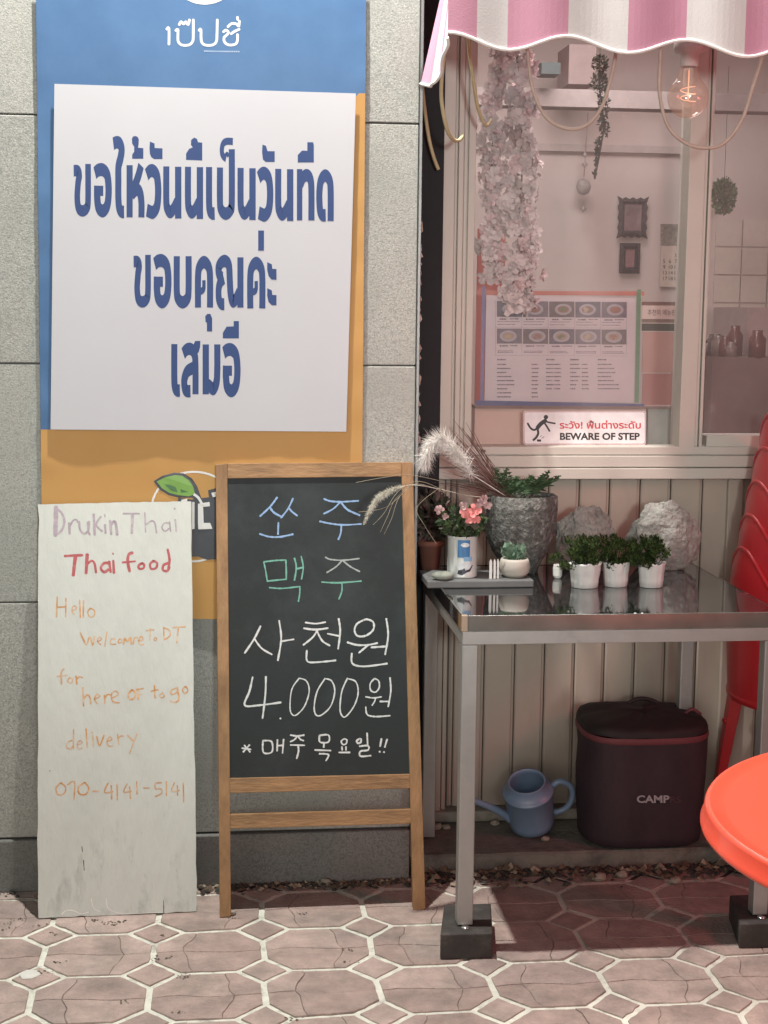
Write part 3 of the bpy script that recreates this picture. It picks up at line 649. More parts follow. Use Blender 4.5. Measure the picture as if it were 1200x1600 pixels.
chalk('white_writing', (.66,.69,.69), [(K4, ([(264,132),(230,200),(180,275)], [(232,200),(270,250),(325,283)], [(364,102),(375,200),(357,315)], [(375,213),(442,202)], [(505,112),(560,118),(612,110)], [(497,143),(560,150),(625,142)], [(570,150),(545,190),(494,232)], [(565,155),(595,210),(635,235)], [(683,92),(691,160),(680,253)], [(624,172),(690,185)], [(512,262),(514,318),(560,325),(667,315)],
   [(818,98),(780,120),(768,155),(785,184),(830,182),(868,150),(868,110),(835,95),(815,100)], [(730,218),(780,232),(840,232),(890,222)], [(840,233),(820,250),(792,274)], [(858,245),(942,240)], [(938,92),(948,180),(932,283)], [(753,278),(757,332),(820,347),(942,332)]), 9.5),
  (K4, ([(222,405),(205,480),(180,555),(260,555),(373,540)], [(293,402),(290,500),(275,625)], [(370,625),(372,628)]), 10), 
  (K4, ([(470,412),(432,470),(422,560),(430,600),(455,608),(500,560),(525,480),(510,425),(470,410)], [(610,412),(568,480),(552,560),(560,605),(590,608),(640,560),(662,480),(645,425),(608,412)], [(730,410),(700,480),(690,570),(700,610),(722,615),(765,560),(787,490),(775,430),(728,412)]), 7),
  (K4, ([(875,412),(852,440),(855,475),(880,485),(900,460),(897,425),(875,412)], [(828,510),(870,516),(912,510)], [(882,515),(875,535),(862,556)], [(905,535),(950,535)], [(958,408),(962,480),(948,563)], [(828,565),(836,605),(880,616),(957,611)]), 8),
  (K4, ([(165,785),(212,792)], [(205,768),(172,805)], [(178,770),(208,806)], [(277,745),(280,808),(325,805),(323,750),(277,745)], [(355,740),(353,800)], [(388,738),(382,812)], [(355,772),(386,770)], [(425,715),(460,720),(497,715)], [(462,720),(445,740),(425,750)], [(465,720),(478,738),(495,745)], [(425,768),(500,770)], [(465,772),(468,800),(458,840)],
   [(580,717),(583,752),(628,752),(628,715),(580,717)], [(604,755),(603,780)], [(556,795),(640,798)], [(580,815),(628,820),(615,852)], [(712,735),(697,748),(705,765),(722,762),(727,742),(712,735)], [(700,778),(702,795)], [(722,778),(722,795)], [(685,808),(742,808)], [(795,735),(780,745),(785,758),(800,755),(803,738),(795,735)], [(835,705),(838,765)], [(795,775),(840,772),(840,795),(800,802),(800,828),(855,825)], [(912,735),(905,775)], [(902,803),(904,806)], [(942,738),(930,780)], [(925,805),(927,808)]), 9)])

# ------------------------------------------------------------------ shopfront
Malu = mat('ivory_aluminium', (.52,.49,.44), .5, .0, var=.05, scale=6, bump=.03, coat=.1)
Malu2 = mat('ivory_groove', (.17,.145,.125), .6, var=.1)
Mchr = mat('bright_metal', (.75,.74,.72), .22, .9, var=.04)
Mclad = mat('beige_cladding', (.42,.365,.31), .36, var=.07, scale=3, coat=.35, stretch=(1,1,.3), col2=(.33,.28,.235), c2amt=.4, c2scale=3)
sx0 = X(676, 700, YS)
shop = thing('shopfront', 'ivory aluminium shop window front with beige slatted cladding below it', 'shopfront', (sx0, YS, 0))
XR = 3.2
z_base, z_clad, z_sill = Z(760, 1258, YS), Z(900, 748, YS), Z(900, 697, YS)
m = MB(); m.box((sx0, YS+.02, .05), (XR, YS+.06, z_clad)); m.build('backing', Malu2, shop)
# cladding slats, each its own piece
gx_px = [700.5, 709, 756.5, 804, 850.5, 897.5, 944, 991, 1038, 1087]
xs = [X(p, 1060, YS) for p in gx_px]; step = xs[-1]-xs[-2]
while xs[-1] < XR-.1: xs.append(xs[-1]+step)
for a, b in zip(xs, xs[1:]):
    m = MB(); g = .0014
    m.prism([(a+g, YS+.012, z_base), (a+g, YS+.003, z_base), (a+g+.004, YS, z_base), (b-g-.009, YS, z_base), (b-g-.006, YS+.005, z_base), (b-g, YS+.007, z_base), (b-g, YS+.012, z_base)], (0, 0, z_clad-z_base)); m.build('slat', Mclad, shop)
# corner posts beside the gap
for pa, pb, yf in ((676, 692, -.030), (693, 699.5, -.018)):
    m = MB(); m.box((X(pa, 1000, YS+yf), YS+yf, .06), (X(pb, 1000, YS+yf), YS+.02, z_clad)); bevel(m.build('corner_post', Mclad, shop), .002, 2)
m = MB(); m.box((X(671, 1000, YS-.02), YS-.02, .07), (X(675, 1000, YS-.02), YS+.01, z_clad+.3)); m.build('edge_strip', Mchr, shop)
m = MB(); m.box((sx0-.01, YS-.045, .049), (XR, YS+.02, z_base-.002)); bevel(m.build('base_rail', mat('dusty_rail', (.30,.28,.24), .7, var=.2, scale=15, bump=.2, col2=(.16,.145,.12), c2amt=.45, c2scale=9), shop), .006, 2)
# a vertical trim right of the cooler bag
m = MB(); m.box((X(1137, 800, YS-.018), YS-.018, z_base), (X(1160, 800, YS-.018), YS-.002, z_clad)); bevel(m.build('cover_strip', Mclad, shop), .002, 2)
# window frame
YF = YS-.055
def frame_bar(name, a, b, grooves=(), vert=True, mt=Malu, yf=YF, yb=None):
    m = MB(); (x0, z0), (x1, z1) = a, b; yb = yb or YS+.03
    edges = [0]+list(grooves)+[1]
    for k, (u, v) in enumerate(zip(edges, edges[1:])):
        d = .004 if k % 2 else 0
        if vert: m.box((x0+(x1-x0)*u+.0006, yf+d, z0), (x0+(x1-x0)*v-.0006, yb, z1))
        else: m.box((x0, yf+d, z0+(z1-z0)*u+.0006), (x1, yb, z0+(z1-z0)*v-.0006))
    o = m.build(name, mt, shop); bevel(o, .0022, 2)
    m2 = MB()
    if vert: m2.box((x0+.002, yf+.006, z0+.001), (x1-.002, yb-.002, z1-.001))
    else: m2.box((x0+.001, yf+.006, z0+.002), (x1-.001, yb-.002, z1-.002))
    return o
zt = 2.95
fx0, fx1 = X(684, 450, YF), X(741, 450, YF)
m = MB()
for pa, pb, d in ((684, 708, 0), (709, 713, .012), (714, 722, .006), (723.5, 729, .016), (730, 741, .010)):
    m.box((X(pa, 450, YF), YF+d, z_sill), (X(pb, 450, YF), YS+.03, zt))
m.box((X(684, 450, YF)+.003, YF+.02, z_sill), (X(741, 450, YF)-.003, YS+.028, zt)); bevel(m.build('frame_stile', Malu, shop), .0018, 2)
m = MB()
for pa, pb, d in ((1066, 1091, 0), (1092.5, 1097, .010), (1098, 1103, .003)):
    m.box((X(pa+4, 450, YF), YF+d, z_sill), (X(pb+4, 450, YF), YS+.03, zt))
m.box((X(1071, 450, YF), YF+.02, z_sill), (X(1106, 450, YF), YS+.028, zt)); bevel(m.build('mullion', Malu, shop), .0018, 2)
m = MB()
for za_, zb_, d in ((748, 731, -.014), (729.5, 712, -.008), (710.5, 698, 0)):
    m.box((fx0+.0, YF+d, Z(900, za_, YF)), (XR, YS+.03, Z(900, zb_, YF)))
m.box((fx0+.002, YF+.01, Z(900, 747, YF)), (XR, YS+.028, Z(900, 699, YF))); bevel(m.build('sill_rail', Malu, shop), .002, 2)
m = MB(); m.box((X(1106, 600, YF+.02), YF+.012, z_sill), (XR, YS+.03, Z(1150, 681, YF))); bevel(m.build('lower_rail', Malu, shop), .002, 2)
m = MB(); bx = CAM; c = onY(757, 705, YF-.016)
m.lathe([(0, -.001), (.004, -.001), (.004, .003), (0, .003)], (0, 0, 0), 12, mat4=Matrix.Rotation(radians(90), 4, 'X')); m.v = [v+Vector((c.x, YF-.009, c.z)) for v in m.v]
m.build('screw_hole', Malu2, shop)
Mgl = glass('window_glass', (.95,.94,.94), .13, hazecol=(.74,.66,.65))
for a, b in ((fx1, X(1069, 450, YG)), (X(1107, 450, YG), XR)):
    m = MB(); m.face([(a, YG, z_sill), (b, YG, z_sill), (b, YG, zt), (a, YG, zt)]); m.build('pane', Mgl, shop)
m = MB(); m.box((sx0, YS-.02, zt), (XR, YS+.1, zt+.5)); m.build('lintel', Malu, shop)
m = MB(); m.box((sx0, YS+.03, .05), (sx0+.03, 7.0, 3.3)); m.build('side_wall', M_granite[1], shop)

# ------------------------------------------------------------------ shop interior
YB = 6.3
Mpk = mat('pale_plaster', (.60,.52,.49), .8, var=.06, scale=2)
Mdw = mat('brown_board', (.20,.13,.11), .7, var=.12)
m = MB(); m.face([(sx0+.03, YB, 0), (XR+1.5, YB, 0), (XR+1.5, YB, 3.1), (sx0+.03, YB, 3.1)]); bw = m.build('interior_wall', Mpk, kind='structure')
m = MB(); m.face([(sx0, YG+.1, 3.0), (XR+1.5, YG+.1, 3.0), (XR+1.5, YB, 3.0), (sx0, YB, 3.0)]); m.build('ceiling', Mpk, kind='structure')
m = MB(); m.face([(sx0, YG+.05, .05), (XR+1.5, YG+.05, .05), (XR+1.5, YB, .05), (sx0, YB, .05)]); m.build('interior_floor', mat('floor_grey', (.25,.22,.2), .5), kind='structure')
m = MB(); m.face([(XR+1.5, YG, 0), (XR+1.5, YB, 0), (XR+1.5, YB, 3.1), (XR+1.5, YG, 3.1)]); m.build('interior_side_wall', Mpk, kind='structure')
# tiles right on the far wall
tl_t = thing('tiled_splashback', 'cream square tiles on the shop wall seen through the right hand window pane', 'tiles', (X(1135, 560, YB-.01), YB-.01, Z(1150, 560, YB)))
mt_ = mat('cream_tile', (.62,.56,.50), .25, var=.06)
tx = X(1112, 480, YB); ts = .118
for i in range(9):
    for j in range(5):
        m = MB(); a = tx+i*ts; z0 = Z(1150, 560, YB)+j*ts; m.box((a+.003, YB-.012, z0+.003), (a+ts-.003, YB-.002, z0+ts-.003)); m.build('tile', mt_, tl_t)
# beam, post and shelf boards
YI = 5.9
def panel(name, label, cat, pxs, Y, th, mt, group=None):
    (xa, ya), (xb, yb) = pxs; a = onY(xa, yb, Y); b = onY(xb, ya, Y); m = MB()
    m.box((a.x, Y, a.z), (b.x, Y+th, b.z)); o = m.build(name, mt, None, origin=((a.x+b.x)/2, Y, a.z)); tag(o, label, cat, group); return o
panel('ceiling_beam', 'pale horizontal beam crossing the shop interior near the awning edge', 'beam', ((742, 150), (1300, 163)), 5.6, .10, mat('beam_paint', (.31,.27,.26), .7))
panel('interior_post', 'dark brown post behind the hanging bulb inside the shop', 'post', ((1086, 0), (1120, 500)), 5.3, .10, mat('post_brown', (.27,.19,.18), .7))
panel('door_frame', 'reddish brown door frame just left of the window mullion inside', 'door frame', ((1058, 180), (1076, 700)), 4.75, .06, mat('frame_redbrown', (.30,.17,.15), .6))
panel('picture_rail', 'thin moulding line across the pale interior wall above the framed pictures', 'moulding', ((742, 229), (1065, 233)), YB-.03, .02, mat('rail_pink', (.50,.43,.41), .7))
panel('wall_cabinet', 'small pale cupboard hanging high on the wall under the awning edge', 'cabinet', ((888, 70), (932, 131)), 5.9, .2, mat('cab_paint', (.36,.28,.27), .6))
panel('wall_speaker', 'small dark speaker box high behind the flower garland', 'speaker', ((846, 98), (876, 115)), 5.5, .10, mat('dark_teal', (.06,.085,.085), .6))
panel('salmon_sheet', 'salmon red sheet standing behind the glass left of the menu', 'sheet', ((742, 358), (790, 632)), 4.35, .01, mat('salmon_paper', (.62,.19,.15), .6, var=.04, scale=4))
panel('kitchen_counter', 'dim brown kitchen counter behind the right hand pane', 'counter', ((1108, 560), (1400, 690)), 5.4, .5, mat('counter_brown', (.13,.09,.085), .5))
panel('grey_cooker', 'large grey appliance at the right on the kitchen counter', 'appliance', ((1165, 482), (1330, 560)), 5.6, .4, mat('steel_grey', (.30,.24,.23), .4))
panel('window_ledge', 'pale pink inner ledge board behind the warning sign', 'ledge', ((741, 638), (1010, 700)), 4.16, .05, mat('ledge_pink', (.72,.50,.43), .6, var=.08, scale=3))
panel('grey_ledge', 'grey green ledge end just right of the warning sign', 'ledge', ((1010.6, 638), (1066, 700)), 4.165, .05, mat('ledge_grey', (.36,.38,.35), .6))
m = MB(); a, b = onY(741, 637.5, 4.155), onY(1066, 634.5, 4.155); m.box((a.x, 4.14, a.z), (b.x, 4.20, b.z)); tag(m.build('ledge_edge', Mdw, None, origin=(a.x, 4.14, a.z)), 'thin brown edge strip along the inner ledge below the menu', 'trim')
for i in range(12):                                    # blurred jars on the counter
    px = random.uniform(1112, 1195); c = onY(px, 560, 5.45); r = random.uniform(.018, .04); m = MB()
    h = random.uniform(.04, .12); m.lathe([(0, 0), (r, .002), (r, h*.7), (r*.6, h*.85), (r*.6, h), (0, h)], (c.x, random.uniform(5.42, 5.7), c.z+.0), 14)
    m.build('counter_jar', mat('jar_%d' % (i % 3), [(.10,.035,.03), (.07,.055,.05), (.17,.13,.12)][i % 3], .25), None, origin=(c.x, 5.45, c.z))

jars = sorted([o for o in COL.objects if o.name.startswith('counter_jar')], key=lambda o: o.location.x); ordn = ['first', 'second', 'third', 'fourth', 'fifth', 'sixth', 'seventh', 'eighth', 'ninth', 'tenth', 'eleventh', 'last']
for i, o in enumerate(jars): tag(o, 'small %s jar, %s from the mullion on the dim kitchen counter' % ({'jar_0': 'red', 'jar_1': 'dark brown', 'jar_2': 'beige'}[o.data.materials[0].name], ordn[i]), 'jar', 'jars on the kitchen counter')

def ornate(px0, py0, px1, py1, Y, ornate_, label):
    a, b = onY(px0, py1, Y), onY(px1, py0, Y); root = thing('framed_picture', label, 'picture', ((a.x+b.x)/2, Y, a.z), 'framed pictures on the shop wall')
    m = MB(); t = .022; W_, H_ = b.x-a.x, b.z-a.z
    K = 64; outp, inn = [], []
    for k in range(K):
        u = k/K*4; s_, f = int(u), u-int(u)
        c = [(a.x+W_*f, a.z), (b.x, a.z+H_*f), (b.x-W_*f, b.z), (a.x, b.z-H_*f)][s_]
        ci = [(a.x+t*1.3+(W_-2.6*t)*f, a.z+t*1.3), (b.x-t*1.3, a.z+t*1.3+(H_-2.6*t)*f), (b.x-t*1.3-(W_-2.6*t)*f, b.z-t*1.3), (a.x+t*1.3, b.z-t*1.3-(H_-2.6*t)*f)][s_]
        q = Vector((c[0]-(a.x+b.x)/2, 0, c[1]-(a.z+b.z)/2)); amp = (1+.05*cos(f*2*pi*4)+.05*(abs(f-.5)*2)**6) if ornate_ else 1
        q *= amp; outp.append(Vector(((a.x+b.x)/2+q.x, Y, (a.z+b.z)/2+q.z))); inn.append(Vector((ci[0], Y, ci[1])))
    for k in range(K):
        k2 = (k+1) % K; mo, mo2 = outp[k].lerp(inn[k], .5)-Vector((0,.02,0)), outp[k2].lerp(inn[k2], .5)-Vector((0,.02,0))
        m.face([outp[k], outp[k2], mo2, mo], 0, True); m.face([mo, mo2, inn[k2], inn[k]], 0, True)
    m.build('frame', mat('dark_pewter', (.07,.065,.07), .45, .4, var=.3, scale=60, bump=.4), root)
    m = MB(); m.box((a.x+t, Y-.004, a.z+t), (b.x-t, Y+.01, b.z-t)); m.build('picture', mat('dark_picture', (.15,.13,.14), .25, var=.4, scale=14, col2=(.30,.26,.26), c2amt=.4, c2scale=10), root)
ornate(965, 310, 1012, 370, YB-.03, True, 'ornate dark framed picture, upper and larger of the two on the shop wall')
ornate(967, 380, 1001, 427, YB-.03, False, 'plain dark framed picture, lower and smaller of the two on the shop wall')
# calendar
a, b = onY(1031, 448, YB-.02), onY(1070, 349, YB-.02)
cal = thing('wall_calendar', 'paper wall calendar with a picture above its grid of dates', 'calendar', (a.x, YB-.02, a.z))
m = MB(); m.box((a.x, YB-.02, a.z), (b.x, YB-.012, b.z)); m.build('page', mat('calendar_paper', (.62,.52,.46), .7), cal)
CP = yplane(YB-.021); PCa = lambda x, y, o: CP.hit(x, y, o)
m = MB(); m.flat([(1032,384), (1069,384), (1069,350), (1032,350)], PCa); m.build('photo', mat('calendar_photo', (.20,.18,.15), .5, var=.5, scale=30, col2=(.36,.33,.26), c2amt=.45, c2scale=20), cal)
m = MB(); m.k = 3
for r in range(5):
    for c in range(4):
        if r == 0 and c < 2: continue
        textmesh(str(min(30, r*4+c+1)), m, PCa, 1036+c*9, 402+r*9, 6)
m.build('dates', mat('print_black', (.03,.03,.03), .6), cal)
# notices on the right of the menu
for i, (p0, p1, c, lb) in enumerate([((1003,478),(1064,498),(.66,.56,.52),'white paper strip with a line of Korean words right of the menu'), ((1003,472),(1064,477),(.17,.10,.08),'thin dark brown shelf edge above the paper strip'),
     ((1003,499),(1064,504),(.25,.20,.16),'thin grey brown strip under the paper strip'), ((1003,506),(1054,517),(.07,.085,.07),'dark green strip lower right of the menu'), ((1003,519),(1064,582),(.50,.33,.29),'faint pink paper sheet right of the menu'),
     ((1003,584),(1064,633),(.42,.22,.20),'reddish panel low to the right of the menu')]):
    o = panel('notice_strip' if i < 4 else 'notice_sheet', lb, 'notice', (p0, p1), 4.45+i*.002, .004, mat('notice_%d' % i, c, .7, var=.08, scale=8))
m = MB(); NP = yplane(4.448); textmesh('추천의 메뉴판', m, lambda x, y, o: NP.hit(x, y, o), 1012, 492, 7.5, 44); tag(m.build('notice_words', mat('print_brown', (.12,.08,.08), .6), None, origin=onY(1012, 492, 4.448)), 'row of small dark Korean words on the paper strip right of the menu', 'lettering')

# ------------------------------------------------------------------ wall lamp ornament, hanging foliage, wreath behind the glass
Mdf = mat('dry_dark_foliage', (.035,.05,.035), .8, var=.4)
t = thing('hanging_vine', 'dark green trailing artificial vine hanging inside the window', 'vine', onY(938, 80, 4.9))
m = MB(); pts = [onY(x, y, 4.9) for x, y in ((938,60),(936,130),(944,200),(935,250),(929,280))]; m.tube(pts, .003, 5); m.build('stem', Mdf, t)
m = MB()
for (x, y, rx, rz, n_) in ((938,100,.028,.03,130), (937,130,.03,.04,140), (943,165,.022,.045,90), (941,195,.016,.03,60), (948,200,.008,.03,30), (935,225,.012,.03,50), (932,245,.008,.03,30), (929,270,.004,.02,10)):
    leaves(m, onY(x, y, 4.9), (rx, rx, rz), n_, .016, seed=x+y)
m.build('foliage', Mdf, t, kind='stuff')
c = onY(1131, 306, 5.9); t = thing('leaf_wreath', 'round green leafy ball hanging behind the right hand pane', 'wreath', c)
m = MB(); leaves(m, c, (.05, .05, .075), 700, .022, seed=4); m.build('foliage', mat('sage_green', (.13,.20,.11), .8, var=.3), t, kind='stuff')
m = MB(); m.tube([c+Vector((0,0,.06)), c+Vector((0,0,.5))], .001, 5); m.build('string', Mdf, t)
c = onY(912, 292, YB-.08); t = thing('hanging_ornament', 'small grey bead and disc ornament hanging on the interior wall', 'ornament', c)
Mor2 = mat('ornament_grey', (.34,.30,.29), .4, var=.3, scale=40)
m = MB(); m.lathe([(0,-.034), (.022,-.026), (.032,0), (.022,.026), (0,.034)], c, 16, sy=.4); m.build('disc', Mor2, t)
m = MB(); m.tube([c+Vector((0,0,.04)), c+Vector((.01,0,.30))], .002, 5); m.build('cord', Mor2, t)
for dz in (.09, .13, -.09): m = MB(); m.lathe([(0,-.014), (.013,0), (0,.014)], c+Vector((.002,0,dz)), 10); m.build('bead', Mor2, t)
c = onY(1066, 338, 4.7); t = thing('glass_wind_chime', 'small sparkling glass pendant hanging beside the mullion above the calendar', 'pendant', c)
for i, (dx, dz, r) in enumerate(((-.004,.025,.008), (-.002,0,.011), (.004,-.02,.008), (.002,.045,.006))): m = MB(); m.lathe([(0,-r*1.4), (r,0), (0,r*1.4)], c+Vector((dx,0,dz)), 8, smooth=False); m.build('crystal', mat('crystal', (.60,.53,.53), .08, .6), t)

# ------------------------------------------------------------------ blossom garlands
MF = [mat('blossom_pale', (.76,.66,.66), .7, var=.1), mat('blossom_pink', (.72,.55,.56), .7, var=.12), mat('blossom_grey', (.60,.53,.53), .7, var=.1)]
def flower_mesh(i):
    m = MB(); rg = random.Random(i)
    for k in range(6):
        q = 2*pi*k/6+rg.uniform(-.3, .3); L_ = .021*rg.uniform(.75, 1.15); d = Vector((cos(q), sin(q), 0)); s_ = Vector((-sin(q), cos(q), 0))
        z1, z2 = rg.uniform(.003, .010), rg.uniform(-.004, .012)
        p = [Vector((0,0,0)), d*L_*.5+s_*L_*.38+Vector((0,0,z1)), d*L_*.9+s_*L_*.30+Vector((0,0,z2+.002)), d*L_+Vector((0,0,z2)), d*L_*.9-s_*L_*.30+Vector((0,0,z2+.003)), d*L_*.5-s_*L_*.38+Vector((0,0,z1))]
        i0 = len(m.v); m.v += p+[d*L_*.6+Vector((0,0,z1*.5))]
        for j in range(6): m.f.append((i0+6, i0+j, i0+(j+1) % 6)); m.m.append(0); m.sm.append(True)
    for k in range(4):
        q = rg.uniform(0, 6.3); d = Vector((cos(q), sin(q), 0))*.007; m.face([d*.3, d+Vector((0,0,.010)), d*.5+Vector((-d.y, d.x, .008))], 0, True)
    me = bpy.data.meshes.new('blossom'); me.from_pydata([tuple(v) for v in m.v], [], m.f); me.polygons.foreach_set('use_smooth', m.sm); return me
FM = []
for i in range(9):
    me = flower_mesh(i); me.materials.append(MF[i % 3]); FM.append(me)
def garland(label, path, Y, n_, rad, seed):
    rg = random.Random(seed); P_ = [onY(x, y, Y) for x, y in path]; root = thing('blossom_garland', label, 'garland', P_[0], 'pink blossom garlands in the window')
    m = MB(); m.tube(P_, .0025, 5); m.build('stem', mat('stem_brown', (.18,.13,.10), .8), root)
    for k in range(n_):
        u = (k+rg.random())/n_*(len(P_)-1); i = min(int(u), len(P_)-2); c = P_[i].lerp(P_[i+1], u-i)
        r = rad*(1-.35*(u/(len(P_)-1))); off = Vector((rg.gauss(0, .5)*r, rg.uniform(-.4, .4)*r, rg.gauss(0, .2)*r))
        o = bpy.data.objects.new('blossom', FM[rg.randrange(9)]); COL.objects.link(o); o.parent = root
        o.location = c+off-Vector(root.location)
        d = (off+Vector((rg.gauss(0,.012), -.02, rg.gauss(0,.012)))).normalized(); o.rotation_euler = (d.to_track_quat('Z', 'Y') @ Euler((0,0,rg.uniform(0,6))).to_quaternion()).to_euler()
        s_ = rg.uniform(.75, 1.2); o.scale = (s_,)*3
garland('thicker garland of pale pink artificial blossoms hanging down to the menu sheet', [(806,60), (812,150), (818,240), (812,320), (815,400), (808,450), (812,484)], 4.130, 225, .056, 1)
garland('left shorter garland of greyish pink blossoms beside the salmon sheet', [(772,190), (768,250), (775,310), (770,380), (776,440)], 4.128, 110, .040, 2)
garland('faded blossom strand high at the left corner of the window', [(788,60), (782,110), (774,150), (762,185)], 4.135, 34, .030, 3)

# ------------------------------------------------------------------ menu in its plastic sleeve on the glass
YM = YG+.045
MP = yplane(YM); PM = lambda x, y, o: MP.hit(x, y, o)
men = thing('menu_sheet', 'laminated menu with small dish photos taped inside a clear sleeve on the window', 'menu', onY(755, 630, YM))
def quad(mb, pts, P, mi=0): mb.flat(pts, P, mi=mi)
m = MB(); m.prism([MP.hit(x, y, 0) for x, y in ((757,626), (990,629), (993,466), (760,461))], (0, .0016, 0)); m.build('paper', mat('menu_paper', (.66,.58,.60), .4, var=.03), men)
s7 = lambda pts: sc(pts, 720, 400, 3.158)
Mtape = {'red': (.52,.17,.12), 'green': (.12,.28,.15), 'blue': (.05,.08,.24), 'violet': (.20,.19,.38)}
for k, (pts, c) in enumerate([([(78,172),(905,174),(905,196),(78,192)],'red'), ([(868,165),(890,165),(878,725),(857,725)],'green'), ([(75,712),(905,730),(905,742),(75,738)],'blue'), ([(105,150),(122,150),(112,712),(95,712)],'violet')]):
    m = MB(); m.flat(s7(pts), lambda x, y, o: MP.hit(x, y, o+.0015+k*.0004)); m.build('tape', mat('tape_'+c, Mtape[c], .5, var=.1, scale=30), men)
for r in range(2):
    for c in range(5):
        x0, x1 = 178+c*129, 303+c*129; y0, y1 = (222, 300) if r == 0 else (358, 432)
        x0 += 4*r*0; yy = c*1.2
        m = MB(); m.flat(s7([(x0,y1+yy),(x1,y1+yy),(x1,y0+yy),(x0,y0+yy)]), PM); 
        o = m.build('dish_photo', mat('photo_ground_%d' % ((c+r) % 3), [(.10,.09,.12), (.16,.13,.16), (.13,.10,.10)][(c+r) % 3], .35, var=.3, scale=60), men)
        m = MB(); cx_, cy_ = (x0+x1)/2+random.uniform(-8, 8), (y0+y1)/2+yy; e = lambda a, b, dx=0, dy=0: s7([(cx_+dx+a*cos(radians(q)), cy_+dy+b*sin(radians(q))) for q in range(0, 360, 20)])
        m.k = 2; m.flat(e(42, 28), PM); m.k = 4; m.flat(e(28, 17), PM, mi=1)
        for j in range(5): m.k = 6+j; m.flat(e(9, 6, random.uniform(-14,14), random.uniform(-9,9)), PM, mi=2)
        m.build('dish', [mat('plate_print', (.42,.38,.42), .35), mat('food_%d' % ((c*2+r) % 4), [(.30,.15,.08), (.38,.27,.18), (.22,.12,.08), (.30,.24,.20)][(c*2+r) % 4], .4), mat('food_bits_%d' % (c % 3), [(.45,.35,.22), (.35,.14,.10), (.16,.18,.09)][c % 3], .4)], men)
m = MB(); m.k = 0; rg = random.Random(11)
def dash(x0, x1, y, h):
    x = x0
    while x < x1:
        w_ = rg.uniform(3, 9); m.k = 1; m.flat(s7([(x,y+h), (x+w_,y+h), (x+w_,y), (x,y)]), PM); x += w_+rg.uniform(1.2, 4)
for c in range(5):
    x0 = 182+c*129
    for y0 in (308, 440): dash(x0+10, x0+45, y0+c, 7); dash(x0+62, x0+100, y0+c, 5)
    for y0 in (322, 336, 467, 474): dash(x0, x0+rg.uniform(70, 108), y0+c, 3.2)
for i, (x0, w_, pxx) in enumerate([(180, 90, 350), (422, 36, 462), (540, 50, 598), (676, 120, None)]):
    dash(x0, x0+42, 508, 7)
    for r in range(7 if i else 9):
        y = 532+r*20; dash(x0, x0+rg.uniform(w_*.4, w_), y, 6)
        if pxx: dash(pxx, pxx+28, y, 6)
m.build('menu_print', mat('menu_ink', (.05,.04,.06), .6), men, kind='stuff')
m = MB(); 
for p in ([(170,218),(172,492)], [(301,302),(301,490)], [(431,302),(431,490)], [(561,302),(561,490)], [(690,302),(690,490)], [(818,302),(818,492)], [(170,490),(818,494)], [(170,352),(818,356)]): m.ribbon(s7(p), .5, PM, smooth=0)
m.build('menu_lines', mat('menu_line_grey', (.35,.31,.34), .6), men)
m = MB(); G_ = 40
def slv(u, v):
    x = 752+(1001-752)*u; y = 452+(634-452)*v; return MP.hit(x, y, .0035+.0035*abs(noise.noise(Vector((u*7+v*3, v*6-u*2, 3))))+.0012*noise.noise(Vector((u*25, v*18, 1))))
g0 = len(m.v); m.v += [slv(i/G_, j/G_) for j in range(G_+1) for i in range(G_+1)]
for j in range(G_):
    for i in range(G_): a = g0+j*(G_+1)+i; m.f.append((a, a+G_+1, a+G_+2, a+1)); m.m.append(0); m.sm.append(True)
m.build('clear_sleeve', glass('sleeve_plastic', (.97,.97,.98), .035, hazecol=(.8,.78,.82), rough=.06), men)

# ------------------------------------------------------------------ warning sign
SP = yplane(YG-.006); s8 = s7
sg = thing('warning_sign', 'white sticker with a falling figure and red Thai above black BEWARE OF STEP', 'sign', onY(818, 695, YG-.006))
def rrect(x0, y0, x1, y1, r, n=5):
    out = []
    for cx_, cy_, a0 in ((x1-r, y0+r, -90), (x1-r, y1-r, 0), (x0+r, y1-r, 90), (x0+r, y0+r, 180)):
        for k in range(n+1): q = radians(a0+90*k/n); out.append((cx_+r*cos(q), cy_+r*sin(q)))
    return out
PS = lambda x, y, o: SP.hit(x, y, o)
m = MB(); m.prism([SP.hit(*p) for p in s8(rrect(308, 765, 914, 932, 16))][::-1], (0, .001, 0)); m.build('plate', mat('sign_white', (.72,.70,.72), .35), sg)
m = MB(); R1 = s8(rrect(312, 769, 910, 928, 14)); m.ribbon(R1+[R1[0]], .9, PS, smooth=0); m.build('border', mat('sign_border_red', (.30,.05,.06), .4), sg)
Mk = mat('sign_black', (.025,.025,.028), .4)
m = MB(); m.flat(s8([(420+11*cos(radians(q)), 795+11*sin(radians(q))) for q in range(0, 360, 20)]), PS)
for st, wd in (([(418,812),(395,828),(378,848)],20), ([(412,815),(440,822),(465,826)],8), ([(412,822),(425,842),(438,864)],9), ([(385,840),(365,858),(345,850),(330,826)],10), ([(378,850),(382,875),(372,895),(358,908)],11)): m.ribbon(s8(st), wd/3.158, PS, rnd=True)
m.flat(s8([(376,905),(396,905),(396,916),(376,916)]), PS)
for st in ([(392,892),(400,885)], [(398,900),(412,890)], [(402,896),(408,898)]): m.ribbon(s8(st), .6, PS)
m.build('falling_figure', Mk, sg)
m = MB(); textmesh('BEWARE OF STEP', m, PS, 720+489/3.158, 400+906/3.158, 34/3.158, 394/3.158, bold=.036); m.build('lettering', Mk, sg)
m = MB(); textmesh('ระวัง! พื้นต่างระดับ', m, PS, 720+487/3.158, 400+851/3.158, 34/3.158, 402/3.158, bold=.024); m.build('lettering', mat('sign_red', (.50,.05,.06), .4), sg)

